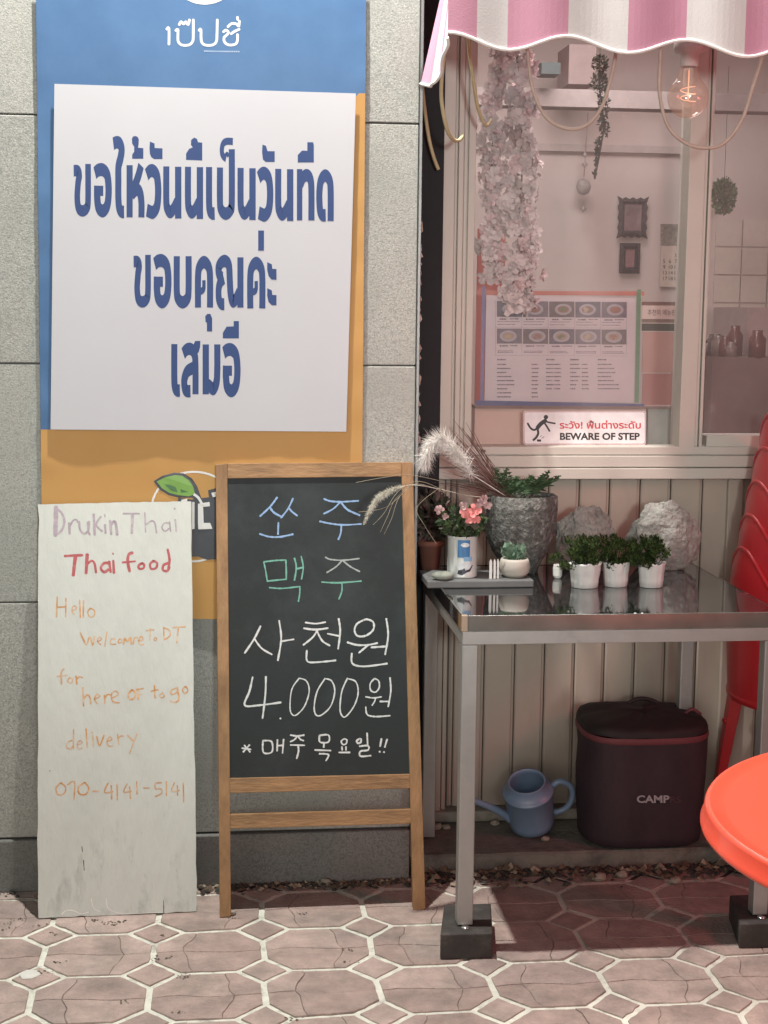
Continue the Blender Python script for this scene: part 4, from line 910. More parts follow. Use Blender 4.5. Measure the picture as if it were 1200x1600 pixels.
# ------------------------------------------------------------------ awning
YA = 3.50; xL = onY(699, 60, YA).x
Mpink = mat('awning_pink', (.51,.25,.34), .75, var=.05, scale=6, bump=.08, bscale=300); Mwht = mat('awning_white', (.60,.59,.585), .75, var=.04, scale=6, bump=.08, bscale=300)
Mpipe = mat('white_piping', (.78,.77,.74), .5)
aw = thing('awning', 'pink and white striped fabric awning with a scalloped lower edge over the shop window', 'awning', (xL, YA, Z(800, 70, YA)))
x745 = X(745, 30, YA); sw = X(888, 30, YA)-X(794, 30, YA); zS = Z(745, 70, YA); zT = 2.42
xa0 = X(794, 30, YA)
stripes = []; k = -1
bx0 = xL
edges = [xL, x745]+[xa0+sw*i for i in range(0, 26)]
phase = X(888, 56, YA)                                 # a crest of the scallop
amp = abs(Z(850, 81, YA)-Z(888, 57, YA))/2*.95; zc_ = (Z(815, 79, YA)+Z(888, 56, YA))/2
per = sw*2
def scz(x): return zc_+amp*cos((x-phase)/per*2*pi)
def fy(x, z): return YA+.004*sin(x*31)+.003*noise.noise(Vector((x*5, z*5, 0)))
for i, (a, b) in enumerate(zip(edges, edges[1:])):
    m = MB(); N = 10
    for j in range(N):
        xa, xb = a+(b-a)*j/N, a+(b-a)*(j+1)/N
        zs = [0, .33, .66, 1]
        for p, q in zip(zs, zs[1:]):
            f = lambda x, s_: (x, fy(x, scz(x)+(zT-scz(x))*s_), scz(x)+(zT-scz(x))*s_)
            m.face([f(xa, p), f(xb, p), f(xb, q), f(xa, q)], 0, True)
        ra, rb = max(xa, xL+.045), max(xb, xL+.045); m.face([(xa, YA, zT), (xb, YA, zT), (rb, YS+.02, zT+.42), (ra, YS+.02, zT+.42)], 0, True)
    m.build('stripe', Mwht if i % 2 else Mpink, aw)
bot = [onY(699,58,3.50), onY(697,74,3.52), onY(694,92,3.55), onY(688,112,3.59), onY(681,128,3.62), onY(674,135,3.65), onY(667,134,3.68), onY(660,131,3.71)]
tpp = [onY(712-9*k/7, -70, 3.50+.21*k/7) for k in range(8)]
def side(s_, f):
    q = min(s_*7, 6.9999); k = int(q); b = bot[k].lerp(bot[k+1], q-k); t_ = tpp[k].lerp(tpp[k+1], q-k); p = b.lerp(t_, f); p.x += .004*sin(s_*17)*(1-f); return p
br_ = [0, .13, .30, .52, .76, 1]
for i in range(5):
    m = MB(); N = 5
    for j in range(N):
        a, b = br_[i]+(br_[i+1]-br_[i])*j/N, br_[i]+(br_[i+1]-br_[i])*(j+1)/N
        for f in range(6): m.face([side(a, f/6), side(b, f/6), side(b, (f+1)/6), side(a, (f+1)/6)], 0, True)
    m.build('side_stripe', Mpink if i % 2 == 0 else Mwht, aw)
m = MB(); fp = [(edges[0]+(edges[-1]-edges[0])*k/200) for k in range(201)]
m.tube([(x, fy(x, scz(x))-.001, scz(x)) for x in fp], .0042, 6); m.build('front_piping', Mpipe, aw)
m = MB(); m.tube([side(k/40, 0) for k in range(41)], .0042, 6); m.build('side_piping', Mpipe, aw)
# yellowish rope swags hanging below the awning
Mrope = mat('yellowed_rope', (.50,.44,.26), .6, var=.12, scale=40, bump=.2)
Mrope2 = mat('pale_rope', (.46,.37,.31), .6, var=.1, scale=40)
def cord(label, pts, ys, r, mt=Mrope):
    n_ = len(pts); q = [onY(x, y, ys[0]+(ys[1]-ys[0])*i/(n_-1)) for i, (x, y) in enumerate(pts)]; out = []
    for i in range(n_-1):
        p0, p1, p2, p3 = q[max(i-1,0)], q[i], q[i+1], q[min(i+2, n_-1)]
        for k in range(6): t_ = k/6; out.append(.5*((2*p1)+(p2-p0)*t_+(2*p0-5*p1+4*p2-p3)*t_*t_+(3*p1-p0-3*p2+p3)*t_**3))
    out.append(q[-1]); m = MB(); m.tube(out, r, 8); tag(m.build('hanging_rope', mt, None, origin=q[0]), label, 'rope', 'rope swags below the awning')
z5 = lambda pts: [(600+x/2, y/2) for x, y in pts]
cord('leftmost pale yellow rope swag running down into the dark gap', z5([(122,225),(120,268),(126,330),(140,430),(155,490),(170,530)]), (3.95, 3.98), .0048)
cord('second rope swag from the left curving in front of the window frame', z5([(200,100),(185,195),(179,300),(193,390),(212,432),(232,440),(246,425)]), (3.62, 3.85), .0048)
cord('third rope swag hanging straight beside the left blossoms', z5([(262,100),(268,170),(282,270),(296,345),(318,392),(335,375)]), (3.80, 3.95), .0046, Mrope)
cord('long rope swag forming a U between the blossoms and the dark vine', z5([(448,110),(450,180),(465,280),(505,365),(570,402),(632,392),(680,335),(706,255),(722,180),(730,100)]), (3.62, 3.62), .0042, Mrope2)
cord('widest rope swag forming a U below the hanging bulb', z5([(868,110),(862,200),(862,300),(888,395),(945,448),(1010,462),(1065,445),(1118,375),(1150,280),(1178,190),(1188,120)]), (3.62, 3.62), .0046, Mrope2)
# bulb
c = onY(1075, 152, 3.80); bl_ = thing('hanging_bulb', 'clear round filament bulb hanging under the awning in a pale socket', 'light bulb', c)
s_ = .00168
m = MB(); r = 31*s_; prof = [(0, -r)]+[(r*sin(radians(q)), -r*cos(radians(q))) for q in range(12, 146, 8)]+[(12*s_, 42*s_), (12*s_, 47*s_)]
m.lathe(prof, c, 28); gb = glass('bulb_glass', (.98,.93,.90), .20, gloss=.10, hazecol=(.9,.68,.58), rough=.10); m.build('globe', gb, bl_)
m = MB(); m.lathe([(11*s_, 44*s_), (14*s_, 46*s_), (14*s_, 62*s_), (24*s_, 66*s_), (24*s_, 78*s_), (12*s_, 84*s_), (3*s_, 90*s_), (3*s_, 150*s_)], c, 20); m.build('socket', mat('socket_white', (.66,.60,.58), .4), bl_)
me_ = bpy.data.materials.new('glowing_filament'); me_.use_nodes = True; b_ = me_.node_tree.nodes['Principled BSDF']; b_.inputs['Emission Color'].default_value = (1,.35,.15,1); b_.inputs['Emission Strength'].default_value = 1.1
m = MB(); m.tube([c+Vector((12*s_*cos(k*.9), 12*s_*sin(k*.9), (-6+k*1.6)*s_)) for k in range(14)], .0012, 5); m.tube([c+Vector((0,0,40*s_)), c+Vector((0,0,-4*s_))], .0018, 5); m.build('filament', me_, bl_)

# ------------------------------------------------------------------ steel table
TY0, TY1 = 3.30, 3.965
tc_ = onY(722, 963, TY0); TZ = tc_.z; tx0 = tc_.x; tx1 = onY(1217, 1100, TY0).x
tb = thing('steel_table', 'small steel framed table with a dark glossy glass top and square legs', 'table', (tx0, TY0, 0))
Mst = mat('brushed_steel', (.42,.42,.41), .42, .55, var=.08, scale=14, col2=(.30,.30,.29), c2amt=.35, c2scale=9)
Mtrim = mat('polished_trim', (.46,.48,.45), .22, .85, var=.15, scale=12, col2=(.30,.36,.31), c2amt=.45, c2scale=5)
Mblk = mat('black_glass_top', (.012,.013,.014), .07, var=.2, scale=4, spec=.8, coat=.6)
Mcap = mat('end_cap_beige', (.42,.33,.24), .5)
zr = onY(735, 987, TY0).z; zr2 = onY(735, 1008, TY0).z
m = MB(); m.box((tx0+.008, TY0+.006, TZ-.010), (tx1-.008, TY1-.006, TZ)); m.build('glass_top', Mblk, tb)
m = MB(); m.box((tx0+.014, TY0, zr), (tx1, TY0+.0055, TZ+.001)); bevel(m.build('front_trim', Mtrim, tb), .001, 2)
m = MB(); m.box((tx0, TY0-.0005, zr), (tx0+.0135, TY0+.014, TZ+.0015)); bevel(m.build('end_cap', Mcap, tb), .001, 2)
m = MB(); m.box((tx0, TY0+.0145, zr), (tx0+.0075, TY1, TZ+.001)); bevel(m.build('side_trim', Mblk, tb), .001, 2)
m = MB(); m.box((tx1-.0075, TY0+.006, zr), (tx1, TY1, TZ+.0005)); bevel(m.build('side_trim', Mblk, tb), .001, 2)
m = MB(); m.box((tx0, TY1+.0005, zr), (tx1, TY1+.006, TZ+.001)); m.build('back_trim', Mblk, tb)
lw = .037
for nm, a, b in (('front_rail', (tx0+.002, TY0+.002, zr2), (tx1-.002, TY0+.030, zr-.0008)), ('back_rail', (tx0+.002, TY1-.030, zr2), (tx1-.002, TY1-.002, zr-.0008)),
      ('side_rail', (tx0+.002, TY0+.031, zr2), (tx0+.030, TY1-.031, zr-.0008)), ('side_rail', (tx1-.030, TY0+.031, zr2), (tx1-.002, TY1-.031, zr-.0008))):
    m = MB(); m.box(a, b); bevel(m.build(nm, Mst, tb), .0015, 2)
m = MB(); m.box((tx0+.03, TY0+.03, zr+.001), (tx1-.03, TY1-.03, TZ-.011)); m.build('under_board', mat('under_board', (.05,.045,.04), .8), tb)
BH = .062
for (x_, y_) in ((tx0+.002, TY0+.0025), (tx1-lw-.002, TY0+.0025), (tx0+.002, TY1-lw-.003), (tx1-lw-.002, TY1-lw-.003)):
    low = BH if y_ < 3.7 else .049
    m = MB(); m.box((x_, y_, low+.002), (x_+lw, y_+lw, zr2-.0008)); bevel(m.build('leg', Mst, tb), .003, 2)
    m = MB(); m.lathe([(0, .0), (.010, 0), (.010, .003), (.0, .004)], (x_+lw/2-.001, y_-.010, low), 14)
    if y_ < 3.7: m.build('foot_bolt', Mchr, tb)
Mblock = mat('black_rubber_block', (.045,.041,.038), .75, var=.3, scale=18, bump=.3, bscale=40, col2=(.10,.09,.085), c2amt=.40, c2scale=12)
lq = [onZ(x, y, BH) for x, y in ((688,1460), (770,1458), (767,1411), (694,1413))]
def block(dx, label):
    c = sum((p for p in lq), Vector())/4; m = MB(); m.prism([Vector((p.x+dx, p.y, .0005)) for p in lq][::-1], (0, 0, BH-.0005)); o = m.build('rubber_block', Mblock, None, origin=(c.x+dx, c.y, 0))
    bevel(o, .004, 3); tag(o, label, 'block', 'blocks under the table legs')
block(0, 'dark rubber block in the light under the left front table leg')
block(tx1-tx0-lw-.004, 'dark rubber block in shadow under the right front table leg near the round red table')

# ------------------------------------------------------------------ things on the table
def at(px, py, z=None): return onZ(px, py, TZ if z is None else z)
pl = at(752, 919); a = at(667, 919).x; b = at(835, 919).x; m = MB(); m.box((a, pl.y, TZ+.0005), (b, pl.y+.16, TZ+.019))
o = m.build('slate_board', mat('slate_grey', (.14,.145,.145), .55, var=.15, scale=10), None, origin=(a, pl.y, TZ)); bevel(o, .003, 2); tag(o, 'thin grey slate board carrying the flower can and small plant pots', 'board')
ZB = TZ+.0195
sy = pl.y
def pot(name, label, cat, px, Y, prof, mt, n=32, jit=0, z=None, group=None, part='pot', sx=1, sy_=1, soil=True):
    c = Vector((onY(px, 880, Y).x, Y, ZB if z is None else z)); root = thing(name, label, cat, c, group)
    m = MB(); m.lathe(prof, c, n, jit=jit, sx=sx, sy=sy_); m.build(part, mt, root)
    if soil:
        r, h = prof[-2]; m = MB(); m.lathe([(r*.97, h-.012), (0, h-.008)], c, n, sx=sx, sy=sy_); m.build('soil', M_dirt, root)
    return root, c
k_ = .00163
# terracotta pot
t, c = pot('terracotta_pot', 'dull terracotta pot of dry dark foliage at the left end of the table', 'plant pot', 672, 3.92, [(0,0), (.024,0), (.031,.062), (.035,.063), (.036,.078), (.032,.078), (.031,.066)], mat('terracotta', (.20,.085,.06), .8, var=.15), z=TZ+.0005)
m = MB(); leaves(m, c+Vector((.004,0,.14)), (.06,.05,.075), 420, .024, seed=3, mis=3); m.build('foliage', [mat('bush_dark', (.04,.05,.03), .8, var=.3), mat('bush_brown', (.09,.065,.05), .8, var=.3), mat('bush_mauve', (.14,.08,.08), .8)], t, kind='stuff')
# tin can with pink flowers
YC = sy+.065
Mtin = mat('tin_white', (.60,.62,.60), .4, .15, var=.08)
t, c = pot('tin_can_planter', 'white and blue printed tin can holding green leaves and a salmon pink flower', 'planter', 722, YC, [(0,0), (.036,0), (.0385,.003), (.0375,.006), (.0375,.100), (.0385,.103), (.0385,.105), (.036,.105), (.036,.095)], Mtin)
def onCan(x, y, o):      # x in -1..1 across the visible half, y 0..1 up
    q = -pi/2+x*1.35; r = .0376+.0003+o; return c+Vector((r*cos(q), r*sin(q), .006+y*.094))
for nm, shp, mm in (('blue_label', [[(-.35+.62*u/10, .50) for u in range(11)]+[(.27-.62*u/10, .97) for u in range(11)]], mat('label_blue', (.06,.20,.42), .4)),
     ('label_band', [[(-.05+.45*u/6, .40) for u in range(7)]+[(.40-.45*u/6, .52) for u in range(7)]], mat('label_skyblue', (.25,.45,.66), .4)),
     ('label_fruit', [[(-.20+.2*cos(q*.5), .27+.11*sin(q*.5)) for q in range(13)], [(.15+.2*cos(q*.5), .30+.10*sin(q*.5)) for q in range(13)], [(.02+.22*cos(q*.5), .84+.06*sin(q*.5)) for q in range(13)]], mat('label_pale', (.66,.70,.72), .4)),
     ('label_twig', [[(-.35,.06), (-.1,.02), (.1,.10), (.0,.22), (-.12,.18), (-.3,.16)], [(.0,.15), (.25,.16), (.42,.30), (.45,.28), (.28,.12), (.1,.10)]], mat('label_black', (.03,.03,.045), .4))):
    m = MB()
    for i, s_ in enumerate(shp):
        cxy = (sum(p[0] for p in s_)/len(s_), sum(p[1] for p in s_)/len(s_)); oo = {'blue_label': 0, 'label_band': .0002, 'label_fruit': .0004, 'label_twig': .0006}[nm]+i*.00005
        if nm in ('blue_label', 'label_band'):
            h = len(s_)//2
            for q in range(h-1+len(s_) % 2): m.face([onCan(*s_[q], oo), onCan(*s_[q+1], oo), onCan(*s_[len(s_)-2-q], oo), onCan(*s_[len(s_)-1-q], oo)], 0, True)
        else:
            for q in range(len(s_)): m.face([onCan(*cxy, oo), onCan(*s_[q], oo), onCan(*s_[(q+1) % len(s_)], oo)], 0, True)
    m.build(nm, mm, t, kind='stuff' if nm == 'label_fruit' else None)
Mleaf = [mat('leaf_deep', (.035,.065,.025), .7, var=.3), mat('leaf_mid', (.07,.11,.04), .7, var=.3), mat('leaf_dull', (.08,.085,.06), .7)]
m = MB(); leaves(m, c+Vector((0,0,.135)), (.062,.045,.045), 420, .026, seed=8, mis=3); m.build('foliage', Mleaf, t, kind='stuff')
Mfl = mat('salmon_petal', (.72,.25,.24), .6, var=.1); Mfp = mat('dusty_pink_petal', (.42,.27,.27), .7, var=.1)
for px, py, s_, mm in ((741,797,1.25,Mfl), (727,800,.9,Mfl), (733,808,1.0,Mfl), (724,790,.8,Mfp), (748,786,.85,Mfp), (762,790,.7,Mfp), (686,797,.8,Mfp), (756,779,.7,Mfp), (744,812,.7,Mfl), (696,806,.6,Mfp)):
    q = onY(px, py, YC-.045); me2 = FM[px % 9].copy(); me2.materials.clear(); me2.materials.append(mm); o = bpy.data.objects.new('flower', me2); COL.objects.link(o); o.parent = t; o.location = q-c
    o.rotation_euler = Euler((radians(75+px % 20), 0, radians(px % 40-20))); o.scale = (s_*.75,)*3
# flat stone
cs_ = at(685, 909); m = MB(); m.lathe([(.028*sin(radians(q)), .010-.011*cos(radians(q))) for q in range(0, 181, 20)], Vector((cs_.x, sy+.018, ZB)), 20, sy=.7, jit=.06)
tag(m.build('pebble', mat('greenish_stone', (.26,.28,.24), .8, var=.15, scale=30), None, origin=(cs_.x, sy+.02, ZB)), 'smooth pale green pebble at the left end of the slate board', 'stone')
# white picket strips
for i, px in enumerate((766.5, 772.8, 778.2)):
    c = onY(px, 890, sy+.025); x_ = c.x; m = MB(); w_ = .0034-.0006*i; h = .050
    m.prism([(x_-w_, sy+.022+i*.002, ZB), (x_+w_, sy+.022+i*.002, ZB), (x_+w_, sy+.022+i*.002, ZB+h*.86), (x_, sy+.022+i*.002, ZB+h), (x_-w_, sy+.022+i*.002, ZB+h*.86)], (0, .003, 0))
    tag(m.build('white_picket', mat('picket_white', (.74,.73,.70), .5), None, origin=(x_, sy+.022, ZB)), ['leftmost and whitest of three tiny upright pickets beside the tin can', 'middle one of three tiny upright white pickets between can and small pot', 'rightmost thin picket touching the small round succulent pot'][i], 'picket', 'tiny pickets on the slate board')
# small round pot with succulent
t, c = pot('succulent_pot', 'small round cream pot with a mint green succulent on the slate board', 'plant pot', 804, sy+.055, [(0,0), (.026,0), (.036,.010), (.040,.024), (.037,.040), (.033,.047), (.030,.046), (.030,.036)], mat('cream_pot', (.47,.43,.38), .6, var=.08))
m = MB(); leaves(m, c+Vector((-.003,0,.060)), (.031,.028,.022), 130, .018, seed=9, mis=2, up_=.8, shape=1.1); m.build('succulent_leaves', [mat('mint_leaf', (.20,.30,.22), .6), mat('succulent_dark', (.10,.18,.11), .6)], t, kind='stuff')
# big stone planter with fern and grasses
YP = 3.865
t, c = pot('stone_planter', 'large rough grey stone bowl planter holding fern and dried pampas grasses', 'planter', 812, YP, [(0,0), (.045,0), (.052,.02), (.072,.055), (.092,.10), (.0945,.17), (.0935,.205), (.085,.207), (.083,.195)], mat('rough_grey_stone', (.11,.112,.105), .95, var=.45, scale=60, bump=1.0, bscale=120, col2=(.30,.30,.28), c2amt=.44, c2scale=75), n=56, jit=.09, z=TZ+.0005)
MG_ = mat('grass_brown', (.13,.07,.06), .8, var=.2); MG2 = mat('grass_straw', (.34,.30,.22), .8, var=.2); MPl = mat('plume_white', (.78,.76,.73), .9, var=.1); MFern = mat('fern_green', (.035,.075,.03), .75, var=.3)
m = MB(); rg = random.Random(6)
for k in range(9):
    b0 = c+Vector((rg.uniform(-.05,.02), -.02+rg.uniform(-.03,.02), .20)); ex, ez = rg.uniform(-.055, .085), rg.uniform(.045, .105)
    L_ = [b0+Vector((ex*t_, -.03*t_, ez*(t_-.25*t_*t_)*1.3)) for t_ in [q/12 for q in range(13)]]
    m.tube(L_, .0012, 4)
    for i, p in enumerate(L_[2:], 2):
        s_ = .030*(1-(i/13)**2)
        for sd in (-1, 1):
            for _ in range(3):
                d = Vector((rg.gauss(0,.5)*.6+sd*.8, rg.gauss(0,.5), .25+rg.gauss(0,.35))).normalized()*s_*rg.uniform(.7, 1.2); q = d.cross(Vector((rg.gauss(0,1), 1, rg.gauss(0,1)))).normalized()*.0026
                m.face([p, p+d*.5+q, p+d, p+d*.5-q])
m.build('fern', MFern, t, kind='stuff')
m = MB(); tip = onY(696, 705, 3.78); root_ = c+Vector((-.03,-.01,.195))
def arc(a, b, sag, n=10):
    return [a.lerp(b, i/n)+Vector((0,0,sag*sin(pi*i/n))) for i in range(n+1)]
for k in range(46):
    e = onY(rg.uniform(668, 742), rg.uniform(664, 762), 3.78+rg.uniform(-.04,.06)); e = e if k % 3 else root_.lerp(e, 1.0)
    m.tube(arc(root_+Vector((rg.gauss(0,.008), rg.gauss(0,.01), 0)), e, .012*rg.random(), 6), [.0011]*5+[.0006, .0003], 3, cap=False)
for px, py in ((692,672),(702,668),(713,690),(722,668),(729,678),(739,672),(748,695),(708,655),(728,660)): m.tube(arc(root_+Vector((rg.gauss(0,.01),0,0)), onY(px, py, 3.86), .004, 6), [.0011]*5+[.0008,.0004], 4, cap=False)
m.build('dried_grass', MG_, t, kind='stuff')
# white arching plume
spine = [onY(x, y, 3.76) for x, y in ((738,742),(722,716),(706,696),(690,684),(676,690),(667,706),(663,720))]
m = MB(); m.tube(arc(root_, spine[0], 0, 4)+spine[1:], .0012, 4)
for k in range(4200):
    u = (rg.random()**.75)*(len(spine)-1); i = min(int(u), len(spine)-2); p = spine[i].lerp(spine[i+1], u-i); tg = (spine[i+1]-spine[i]).normalized()
    d = (tg*rg.uniform(.4,1.2)+Vector((rg.gauss(0,.42), rg.gauss(0,.5), rg.gauss(0,.42)-.25))).normalized()*rg.uniform(.016, .050); q = d.cross(Vector((rg.gauss(0,1), rg.gauss(0,1), rg.gauss(0,1)))).normalized()*.0007
    m.face([p-q, p+q, p+d], 0)
m.build('pampas_plume', MPl, t, kind='stuff')
# foxtail drooping in front of the chalkboard
cpt = [root_, onY(735, 775, 3.80), onY(690, 765, 3.70), onY(650, 758, 3.58), onY(625, 761, 3.54), onY(608, 768, 3.52), onY(592, 778, 3.51), onY(580, 794, 3.505), onY(568, 820, 3.50)]
def cat_(q, n=6):
    out = []
    for i in range(len(q)-1):
        p0, p1, p2, p3 = q[max(i-1,0)], q[i], q[i+1], q[min(i+2, len(q)-1)]
        for k in range(n): t_ = k/n; out.append(.5*((2*p1)+(p2-p0)*t_+(2*p0-5*p1+4*p2-p3)*t_*t_+(3*p1-p0-3*p2+p3)*t_**3))
    return out+[q[-1]]
cc = cat_(cpt); m = MB(); m.tube(cc, .0009, 4)
hd = cc[-26:]
for k in range(2200):
    u = rg.random()*(len(hd)-1); i = int(u); i = min(i, len(hd)-2); p = hd[i].lerp(hd[i+1], u-i); tg = (hd[i+1]-hd[i]).normalized(); fz = sin(pi*min(1, (u/(len(hd)-1))*.93+.07))**.5
    d = (tg*.9+Vector((rg.gauss(0,.7), rg.gauss(0,.7), rg.gauss(0,.7)))).normalized()*.014*fz*rg.uniform(.7, 1.2)+Vector((0,0,0)); q = d.cross(Vector((rg.gauss(0,1), rg.gauss(0,1), rg.gauss(0,1)))).normalized()*.0006
    m.face([p-q, p+q, p+d])
m.build('foxtail', mat('foxtail_cream', (.62,.60,.52), .9, var=.1), t, kind='stuff')
m = MB()
for pts in (((700,770,3.72),(655,752,3.60),(622,768,3.52),(600,802,3.50),(583,820,3.50)), ((700,772,3.72),(650,756,3.60),(618,780,3.52),(606,806,3.50),(594,832,3.50)), ((690,752,3.72),(640,742,3.6),(600,746,3.52),(556,754,3.50)), ((640,760,3.58),(604,792,3.52),(560,800,3.50)), ((690,760,3.74),(652,792,3.70),(664,822,3.68),(682,850,3.68)), ((655,752,3.6),(625,775,3.52),(612,810,3.5),(600,835,3.50))):
    m.tube(cat_([onY(*p) for p in pts], 5), .00075, 3, cap=False)
m.build('grass_blades', MG2, t, kind='stuff')
# white cup
c = at(872.5, 905); c.y += .012; root = thing('white_cup', 'tiny white ribbed cup standing alone between the stone bowl and white pots', 'cup', (c.x, c.y, TZ))
m = MB(); m.lathe([(0,.001), (.008,.001), (.012,.008), (.0125,.026), (.011,.036), (.009,.037), (.009,.030), (0,.030)], Vector((c.x, c.y, TZ)), 14, jit=.05, smooth=False); m.build('body', mat('cup_white', (.72,.71,.68), .5), root)
# three crinkled white pots
Mcr = mat('crinkled_white', (.66,.66,.64), .55, var=.08, scale=30, bump=.5, bscale=50, stretch=(1,1,.4))
MM = [mat('moss_dark', (.03,.055,.015), .85, var=.4), mat('moss_mid', (.06,.105,.025), .85, var=.3), mat('moss_light', (.12,.18,.05), .85, var=.3)]
for i, (px0, px1, pt, pb, lb) in enumerate(((895.5,941,879,921,'leftmost of the three crinkled white paper-like pots, green moss growing over its rim'), (946.5,985,877,919,'middle crinkled white pot of moss, close beside the leftmost one'), (1002,1041,874,920,'crinkled white pot of moss standing apart in front of the right rock'))):
    f = at((px0+px1)/2, pb); R0 = (onY(px1, 900, f.y).x-onY(px0, 900, f.y).x)/2*1.04; c = Vector((f.x, f.y+R0*.8, TZ+.0006)); root = thing('white_plant_pot', lb, 'plant pot', c, 'crinkled white moss pots')
    H_ = .061; m = MB(); n_ = 44; rg = random.Random(20+i); fl_ = [rg.uniform(-1,1) for _ in range(n_)]; base = len(m.v); PR = [(0,0,0), (.80,0,.3), (.86,.01,1), (.90,.30,1), (.95,.6,1), (.97,.62,1), (1.0,.92,1.1), (1.06,1.0,1.4), (.90,.99,1), (.88,.85,1)]
    for (r, z_, j_) in PR:
        for j in range(n_):
            q = 2*pi*j/n_; rr = R0*r*(1+.045*j_*fl_[j]+.05*noise.noise(Vector((cos(q)*2, sin(q)*2+i*5, z_*4)))); m.v.append(c+Vector((rr*cos(q), rr*.85*sin(q), H_*z_+(.0035*fl_[(j*3) % n_] if z_ > .95 else 0))))
    for k in range(len(PR)-1):
        for j in range(n_): m.f.append((base+k*n_+j, base+k*n_+(j+1) % n_, base+(k+1)*n_+(j+1) % n_, base+(k+1)*n_+j)); m.m.append(0); m.sm.append(True)
    m.build('pot', Mcr, root)
    m = MB(); rg2 = random.Random(50+i)
    for k in range(52):
        hz = rg2.random(); e = Vector((rg2.gauss(0, .62)*R0*(1.45-.6*hz), rg2.gauss(0, .5)*R0*1.1, H_-.006+.066*hz)); e.x += (-.002, .006, -.012)[i]
        leaves(m, c+e, (.011, .011, .012), 40, .0105, seed=300+i*50+k, mis=3, up_=.8, shape=2.6)
        m.tube([c+Vector((e.x*.3, e.y*.3, H_-.01)), c+e], .0006, 3); m.build('moss', MM, root, kind='stuff')
# plaster rocks behind
Mrock = mat('whitish_rock', (.29,.285,.265), .9, var=.35, scale=30, bump=1.0, bscale=70, col2=(.14,.135,.125), c2amt=.45, c2scale=16)
def rock(px, pyb, rx, rz, ry, label, seed, mt=Mrock, name='rock', cat='rock', grp='rocks behind the white pots', z0=None, Y=None, sub_=5, rough=.15):
    z0 = TZ if z0 is None else z0; Y = Y or 3.885; x_ = onY(px, pyb, Y).x; bm = bmesh.new(); bmesh.ops.create_icosphere(bm, subdivisions=sub_, radius=1)
    for v in bm.verts:
        p = v.co; d = noise.fractal(p*1.6+Vector((seed,0,0)), 1, 2, 5)*rough+noise.cell(p*2.4+Vector((0,seed,0)))*rough*.35; p *= 1+d; v.co = Vector((p.x*rx, p.y*ry, max(p.z, -.8)*rz))
    zm = min(v.co.z for v in bm.verts)
    for v in bm.verts: v.co.z -= zm
    me = bpy.data.meshes.new(name); bm.to_mesh(me); bm.free(); me.materials.append(mt); o = bpy.data.objects.new(name, me); COL.objects.link(o); o.location = (x_, Y, z0+.0008); return tag(o, label, cat, grp)
rock(912, 880, .084, .095, .045, 'mottled grey rock standing behind the two left moss pots', 3)
rock(1036, 880, .096, .098, .045, 'larger knobbly whitish rock behind the right hand moss pot', 8)
# two tiny bright droplets of water on the glass
for i, px in enumerate((992.5, 1003.5)):
    c = at(px, 959); m = MB(); m.lathe([(.0035,0), (.003,.002), (0,.003)], Vector((c.x, c.y, TZ)), 10)
    tag(m.build('glass_bead', mat('bead_glass', (.7,.7,.7), .05, spec=1), None, origin=(c.x, c.y, TZ)), ['left one of two tiny shiny beads at the table front edge', 'right one of two tiny shiny beads at the table front edge'][i], 'bead', 'beads on the table edge')

# ------------------------------------------------------------------ watering can
cb = onY(832, 1307, 3.95); cb.z = .052
wc = thing('watering_can', 'pale blue watering can tilted on the concrete ledge under the table', 'watering can', cb)
Mwc = mat('pale_blue_enamel', (.21,.30,.44), .38, var=.06, scale=6, coat=.2)
T4 = Matrix.Rotation(radians(-12), 4, 'Y') @ Matrix.Rotation(radians(22), 4, 'X') @ Matrix.Scale(1.09, 4)
o0 = cb+Vector((.0,.012,.020))
m = MB(); m.lathe([(0,0), (.052,0), (.057,.004), (.058,.02), (.062,.105), (.065,.108), (.065,.112), (.060,.114), (.046,.138), (.048,.142), (.044,.142), (.042,.136), (.055,.112), (.052,.01), (0,.008)], o0, 36, mat4=T4); m.build('body', Mwc, wc)
m = MB(); hp = [Vector(p) for p in ((.058,0,.100), (.080,0,.116), (.105,0,.100), (.113,0,.070), (.105,0,.038), (.085,0,.020), (.058,0,.018))]
m.tube([o0+(T4 @ p) for p in cat_(hp, 5)], .0085, 10); m.build('handle', Mwc, wc)
m = MB(); sp = [Vector(p) for p in ((-.050,0,.025), (-.085,0,.070), (-.135,0,.115), (-.150,0,.128))]; q = cat_(sp, 5); m.tube([o0+(T4 @ p) for p in q], [.013-.007*i/(len(q)-1) for i in range(len(q))], 10); m.build('spout', Mwc, wc)

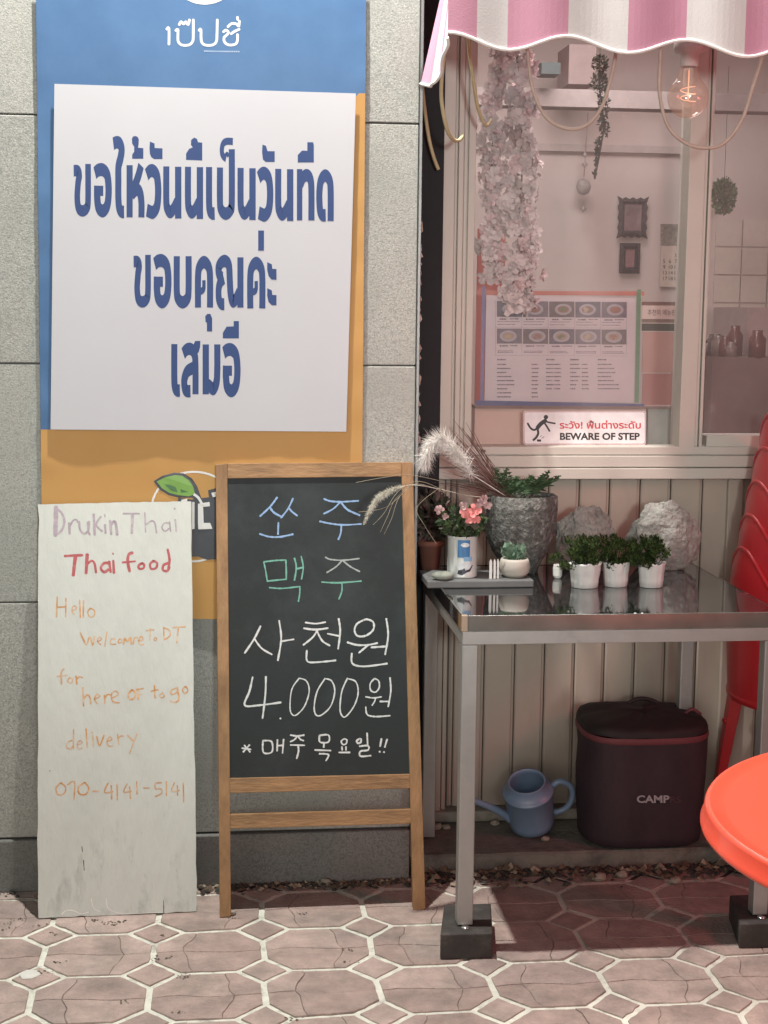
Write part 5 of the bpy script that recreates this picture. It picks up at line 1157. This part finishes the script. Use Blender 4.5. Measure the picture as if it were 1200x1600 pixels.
# ------------------------------------------------------------------ cooler bag
cg = onY(996, 1330, 3.91); cg.z = .050
bag = thing('cooler_bag', 'large dark maroon soft cooler bag with CAMP print and reddish zip under the table', 'bag', cg)
Mbag = mat('maroon_nylon', (.040,.022,.030), .72, var=.25, scale=14, bump=.35, bscale=18, stretch=(1,1,.5)); Mlid = mat('black_nylon', (.022,.016,.018), .7, var=.2, scale=14, bump=.3, bscale=14); Mzip = mat('red_zip_tape', (.17,.045,.055), .6, var=.1)
hw, hd_, HB = .172, .125, .312
def supr(q, k=3.2): cq, sq = cos(q), sin(q); r = (abs(cq)**k+abs(sq)**k)**(-1/k); return cq*r, sq*r
def shell(m, prof, n_=56, c=cg, wob_=.004, mi=0, dent=0):
    base = len(m.v)
    for (f, z_) in prof:
        for j in range(n_):
            q = 2*pi*j/n_; a, b = supr(q); w_ = 1+wob_/.17*noise.noise(Vector((a*2, b*2, z_*14))); zz_ = z_+.012*(b+1)*.5*min(1, z_/.2)+dent*noise.noise(Vector((a*2+3, b*2, 1)))*min(1, z_/.28)
            m.v.append(c+Vector((a*hw*f*w_, b*hd_*f*w_, zz_)))
    for k in range(len(prof)-1):
        for j in range(n_): m.f.append((base+k*n_+j, base+k*n_+(j+1) % n_, base+(k+1)*n_+(j+1) % n_, base+(k+1)*n_+j)); m.m.append(mi); m.sm.append(True)
m = MB(); shell(m, [(0,0), (.85,0), (.95,.008), (.965,.03), (.98,.10), (1.0,.18), (1.0,.25), (1.01,HB-.02)]); m.build('body', Mbag, bag)
m = MB(); shell(m, [(1.01,HB-.02), (1.025,HB-.017), (1.025,HB-.006), (1.012,HB-.003)]); m.build('zip', Mzip, bag)
m = MB(); shell(m, [(1.012,HB-.003), (1.015,HB+.006), (.99,HB+.016), (.90,HB+.024), (.6,HB+.034), (.3,HB+.038), (0,HB+.038)], dent=.012); m.build('lid', Mlid, bag)
m = MB(); m.tube(cat_([cg+Vector(p) for p in ((-.035,.03,HB+.040), (-.025,.03,HB+.058), (.01,.03,HB+.066), (.045,.03,HB+.056), (.06,.03,HB+.040))], 5), .006, 8); m.build('handle', Mlid, bag)
m = MB(); m.tube(cat_([cg+Vector(p) for p in ((.11,-.02,HB+.03), (.13,-.03,HB+.05), (.155,-.03,HB+.035))], 4), .005, 6); m.build('pull_tab', Mzip, bag)
BP = lambda x, y, o: onY(x, y, cg.y-hd_*1.004-.004-o)
m = MB(); textmesh('CAMP', m, BP, 995, 1254, 11.5, 51, bold=.03); m.build('lettering', mat('bag_print', (.40,.38,.40), .5), bag)
m = MB(); textmesh('RS', m, BP, 1047, 1254, 10, 17, bold=.02); m.build('faded_lettering', mat('bag_print_faded', (.075,.035,.045), .6), bag)

# ------------------------------------------------------------------ stack of red plastic chairs
Mch_ = mat('red_plastic', (.60,.03,.04), .35, var=.06, scale=5, coat=.15)
cxl = onY(1142, 880, 3.88).x
CX, CY = cxl+.245, 3.86
def chair(loc, label):
    root = thing('plastic_chair', label, 'chair', loc, 'red plastic chairs stacked beside the table')
    n_ = 40; m = MB(); Rr = .235
    def pt(q, s_, thick=0):
        # q: 0 at the back (-x); the rim swoops from the back crest down to the seat front
        aq = abs(q); top = .45+.36*max(0, cos(min(aq*1.15, pi/2)))**.9
        z = .40+(top-.40)*s_; flare = 1+.10*s_*(.4+.6*max(0, cos(q))); hh = max(0, (z-.58)/.23); r = (Rr-thick)*(flare-.17*hh**2.2)
        return Vector((-r*cos(q), r*.96*sin(q), z))
    qs = [-2.5+5.0*i/n_ for i in range(n_+1)]
    for th, fl_ in ((0, 1), (.006, 0)):
        base = len(m.v)
        for s_ in (0, .33, .66, .93, 1):
            for q in qs: p = pt(q, s_, th); m.v.append(p+(Vector((0,0,0))))
        for k in range(4):
            for i in range(n_):
                f = (base+k*(n_+1)+i, base+k*(n_+1)+i+1, base+(k+1)*(n_+1)+i+1, base+(k+1)*(n_+1)+i); m.f.append(f if fl_ else f[::-1]); m.m.append(0); m.sm.append(True)
    m.v = [v+root.location for v in m.v]; m.tube([pt(q, 1)*1.0+Vector(root.location) for q in qs], .0065, 6); m.build('backrest', Mch_, root)
    m = MB(); m.lathe([(0,.405), (.12,.400), (.20,.408), (.232,.418), (.238,.410), (.236,.395), (.20,.392), (0,.392)], root.location, 40); m.build('seat', Mch_, root)
    for sx_ in (-1, 1):
        for sy_ in (-1, 1):
            m = MB(); tp_ = Vector((sx_*.165, sy_*.155, .40)); bt = Vector((sx_*.205, sy_*.195, 0)); q = []
            for f in (0, .25, .5, .75, 1):
                p = tp_.lerp(bt, f); w_ = .034-.014*f; q.append((p, w_))
            for (p, a), (p2, b) in zip(q, q[1:]):
                P8 = [p2+Vector((-b*sx_*0-b/2*1, -b/2, 0)), p2+Vector((b/2, -b/2, 0)), p+Vector((a/2, -a/2, 0)), p+Vector((-a/2, -a/2, 0)), p2+Vector((-b/2, b/2, 0)), p2+Vector((b/2, b/2, 0)), p+Vector((a/2, a/2, 0)), p+Vector((-a/2, a/2, 0))]
                m.hexa([v+Vector(root.location) for v in P8])
            m.lathe([(0,-.010), (.010,-.007), (.012,0), (.010,.007), (0,.010)], Vector(root.location)+tp_.lerp(bt, .28)+Vector((-.012 if sx_ < 0 else .012, 0, 0)), 10)
            m.build('leg', Mch_, root)
    return root
ch0 = chair((CX, CY, .0485), 'lowest red plastic chair of the stack, its legs on the ground beside the table')
names_ = ['second lowest red chair nested in the stack right of the table', 'middle red chair nested in the stack right of the table', 'second highest red chair nested in the stack right of the table', 'topmost red chair whose rounded back rises highest at the right edge']
for i in range(4): copytree(ch0, ((i+1)*.016, 0, (i+1)*.090), names_[i])

# ------------------------------------------------------------------ round red table in front
RZ = .70; rc = Vector((1.155, 2.20, RZ)); RR = .452
p3 = onZ(1092, 1250, RZ)
c2 = CAM; 
cam_r = Vector((cos(YAW), -sin(YAW), 0)); cam_f = Vector((sin(YAW), cos(YAW), 0))
rc = cam_r*.972+cam_f*2.28; rc.z = RZ; RR = .449
rt_ = thing('round_table', 'round glossy orange red plastic table cut off by the right edge of the photo', 'table', (rc.x, rc.y, 0))
Mrt = mat('orange_red_plastic', (.80,.085,.045), .30, var=.04, scale=4, coat=.3)
m = MB(); m.lathe([(0,-.006), (RR-.030,-.006), (RR-.012,-.004), (RR-.006,0), (RR,0), (RR+.004,-.006), (RR+.007,-.030), (RR+.010,-.032), (RR+.010,-.036), (RR-.004,-.036), (RR-.004,-.012), (0,-.014)], rc, 128); m.build('tabletop', Mrt, rt_)
m = MB(); m.lathe([(.030,-.014), (.030,-.62), (.06,-.66)], rc, 24); m.build('column', Mrt, rt_)
for k in range(4):
    q = k*pi/2+.5; d = Vector((cos(q), sin(q), 0)); m = MB(); m.tube([Vector((rc.x, rc.y, .075))+d*.03, Vector((rc.x, rc.y, .045))+d*.16, Vector((rc.x, rc.y, .016))+d*.27], [.025,.020,.014], 10); m.build('foot', Mrt, rt_)

# ------------------------------------------------------------------ dry leaves and rubble along the wall foot
rg = random.Random(14); m = MB()
def chip(c, s_, flat_=.4, mi=0):
    n_ = rg.choice((4, 5, 6)); P_ = []
    for j in range(n_): q = 2*pi*j/n_+rg.uniform(-.3,.3); P_.append(c+Vector((cos(q)*s_*rg.uniform(.6,1.2), sin(q)*s_*rg.uniform(.5,1.1), rg.uniform(0, s_*flat_))))
    top = c+Vector((0,0,s_*flat_*1.6))
    for j in range(n_): m.face([P_[j], P_[(j+1) % n_], top], mi)
for _ in range(900):
    x_ = rg.uniform(kx-.02, 1.7); y_ = 3.795-abs(rg.gauss(0,.035)); chip(Vector((x_, y_, .0006)), rg.uniform(.003, .013), .5, rg.choice((0,0,0,0,0,2,2)))
for _ in range(150):
    x_ = rg.uniform(kx-.02, 1.6); y_ = 3.79-abs(rg.gauss(0,.045)); chip(Vector((x_, y_, .004)), rg.uniform(.007, .017), rg.uniform(.3, .9), rg.choice((1,2,2)))
for _ in range(380):
    x_ = rg.uniform(-.1, kx+.05); y_ = YW-.014-abs(rg.gauss(0,.022)); chip(Vector((x_, y_, .0006)), rg.uniform(.003, .011), .6, rg.choice((0,0,0,1,2,2)))
for _ in range(90):
    x_ = rg.uniform(-1.2, -.2); chip(Vector((x_, YW-.014-abs(rg.gauss(0,.02)), .0006)), rg.uniform(.002, .009), .6, rg.choice((0,0,1)))
for px, py in ((16,1443),(30,1436),(20,1450),(62,1447),(165,1440),(180,1444),(168,1443),(190,1441),(150,1438),(85,1458),(240,1500),(255,1462),(92,1503),(70,1518),(285,1527),(290,1523),(282,1582),(192,1566),(544,1483),(262,1495),(455,1591),(550,1503),(365,1435),(470,1428)):
    c = onZ(px, py, .001)
    for _ in range(6): chip(c+Vector((rg.gauss(0,.009), rg.gauss(0,.005), .0004)), rg.uniform(.0015, .004), .3, rg.choice((0,3,3,2)))
m.build('wall_foot_rubble', [M_dirt, mat('leaf_beige', (.32,.27,.20), .9, var=.2), mat('leaf_brown', (.14,.10,.07), .9, var=.2), mat('moss_bit', (.10,.11,.07), .9)], kind='stuff')
for i, (px, py, s_, lb) in enumerate(((680,1290,.016,'two-lobed pale stone on the dirt left of the table leg'), (697,1296,.013,'small pale stone right next to the two-lobed one by the table leg'), (768,1281,.014,'small pale stone on the ledge rail left of the watering can'), (852,1314,.012,'small whitish stone touching the bottom of the watering can'), (936,1376,.020,'beige stone chip on the paving below the cooler bag'),
      (971,1371,.016,'bright beige chip on the paving to the right of the other one'), (1056,1380,.016,'beige chip on the paving right of the cooler bag centre'), (507,1370,.014,'small triangular pale chip at the wall foot behind the chalkboard'), (361,1430,.013,'brown pebble wedged at the left foot of the chalkboard'))):
    zz_ = .047 if py < 1330 else 0; c = onZ(px, py, zz_); c.y = min(c.y, 4.02 if zz_ else YW-.02) if i != 0 else min(c.y, 4.0)
    o = rock(px, py, s_, s_*.6, s_*.7, lb, i*3, mat('pale_stone', (.33,.29,.24), .9, var=.2), 'small_stone', 'stone', 'loose stones on the ground', zz_, c.y, 2, .3); o.location.x = c.x
# broken white paint patch in the paving at the left
m = MB(); P_ = [onZ(x/2, 1380+y/2, .0012) for x, y in ((58,282),(85,270),(118,272),(128,285),(100,298),(70,299))]; m.face(P_); m.build('paint_patch', mat('fresh_white_chip', (.60,.61,.57), .8, bump=.3), None, kind='structure')
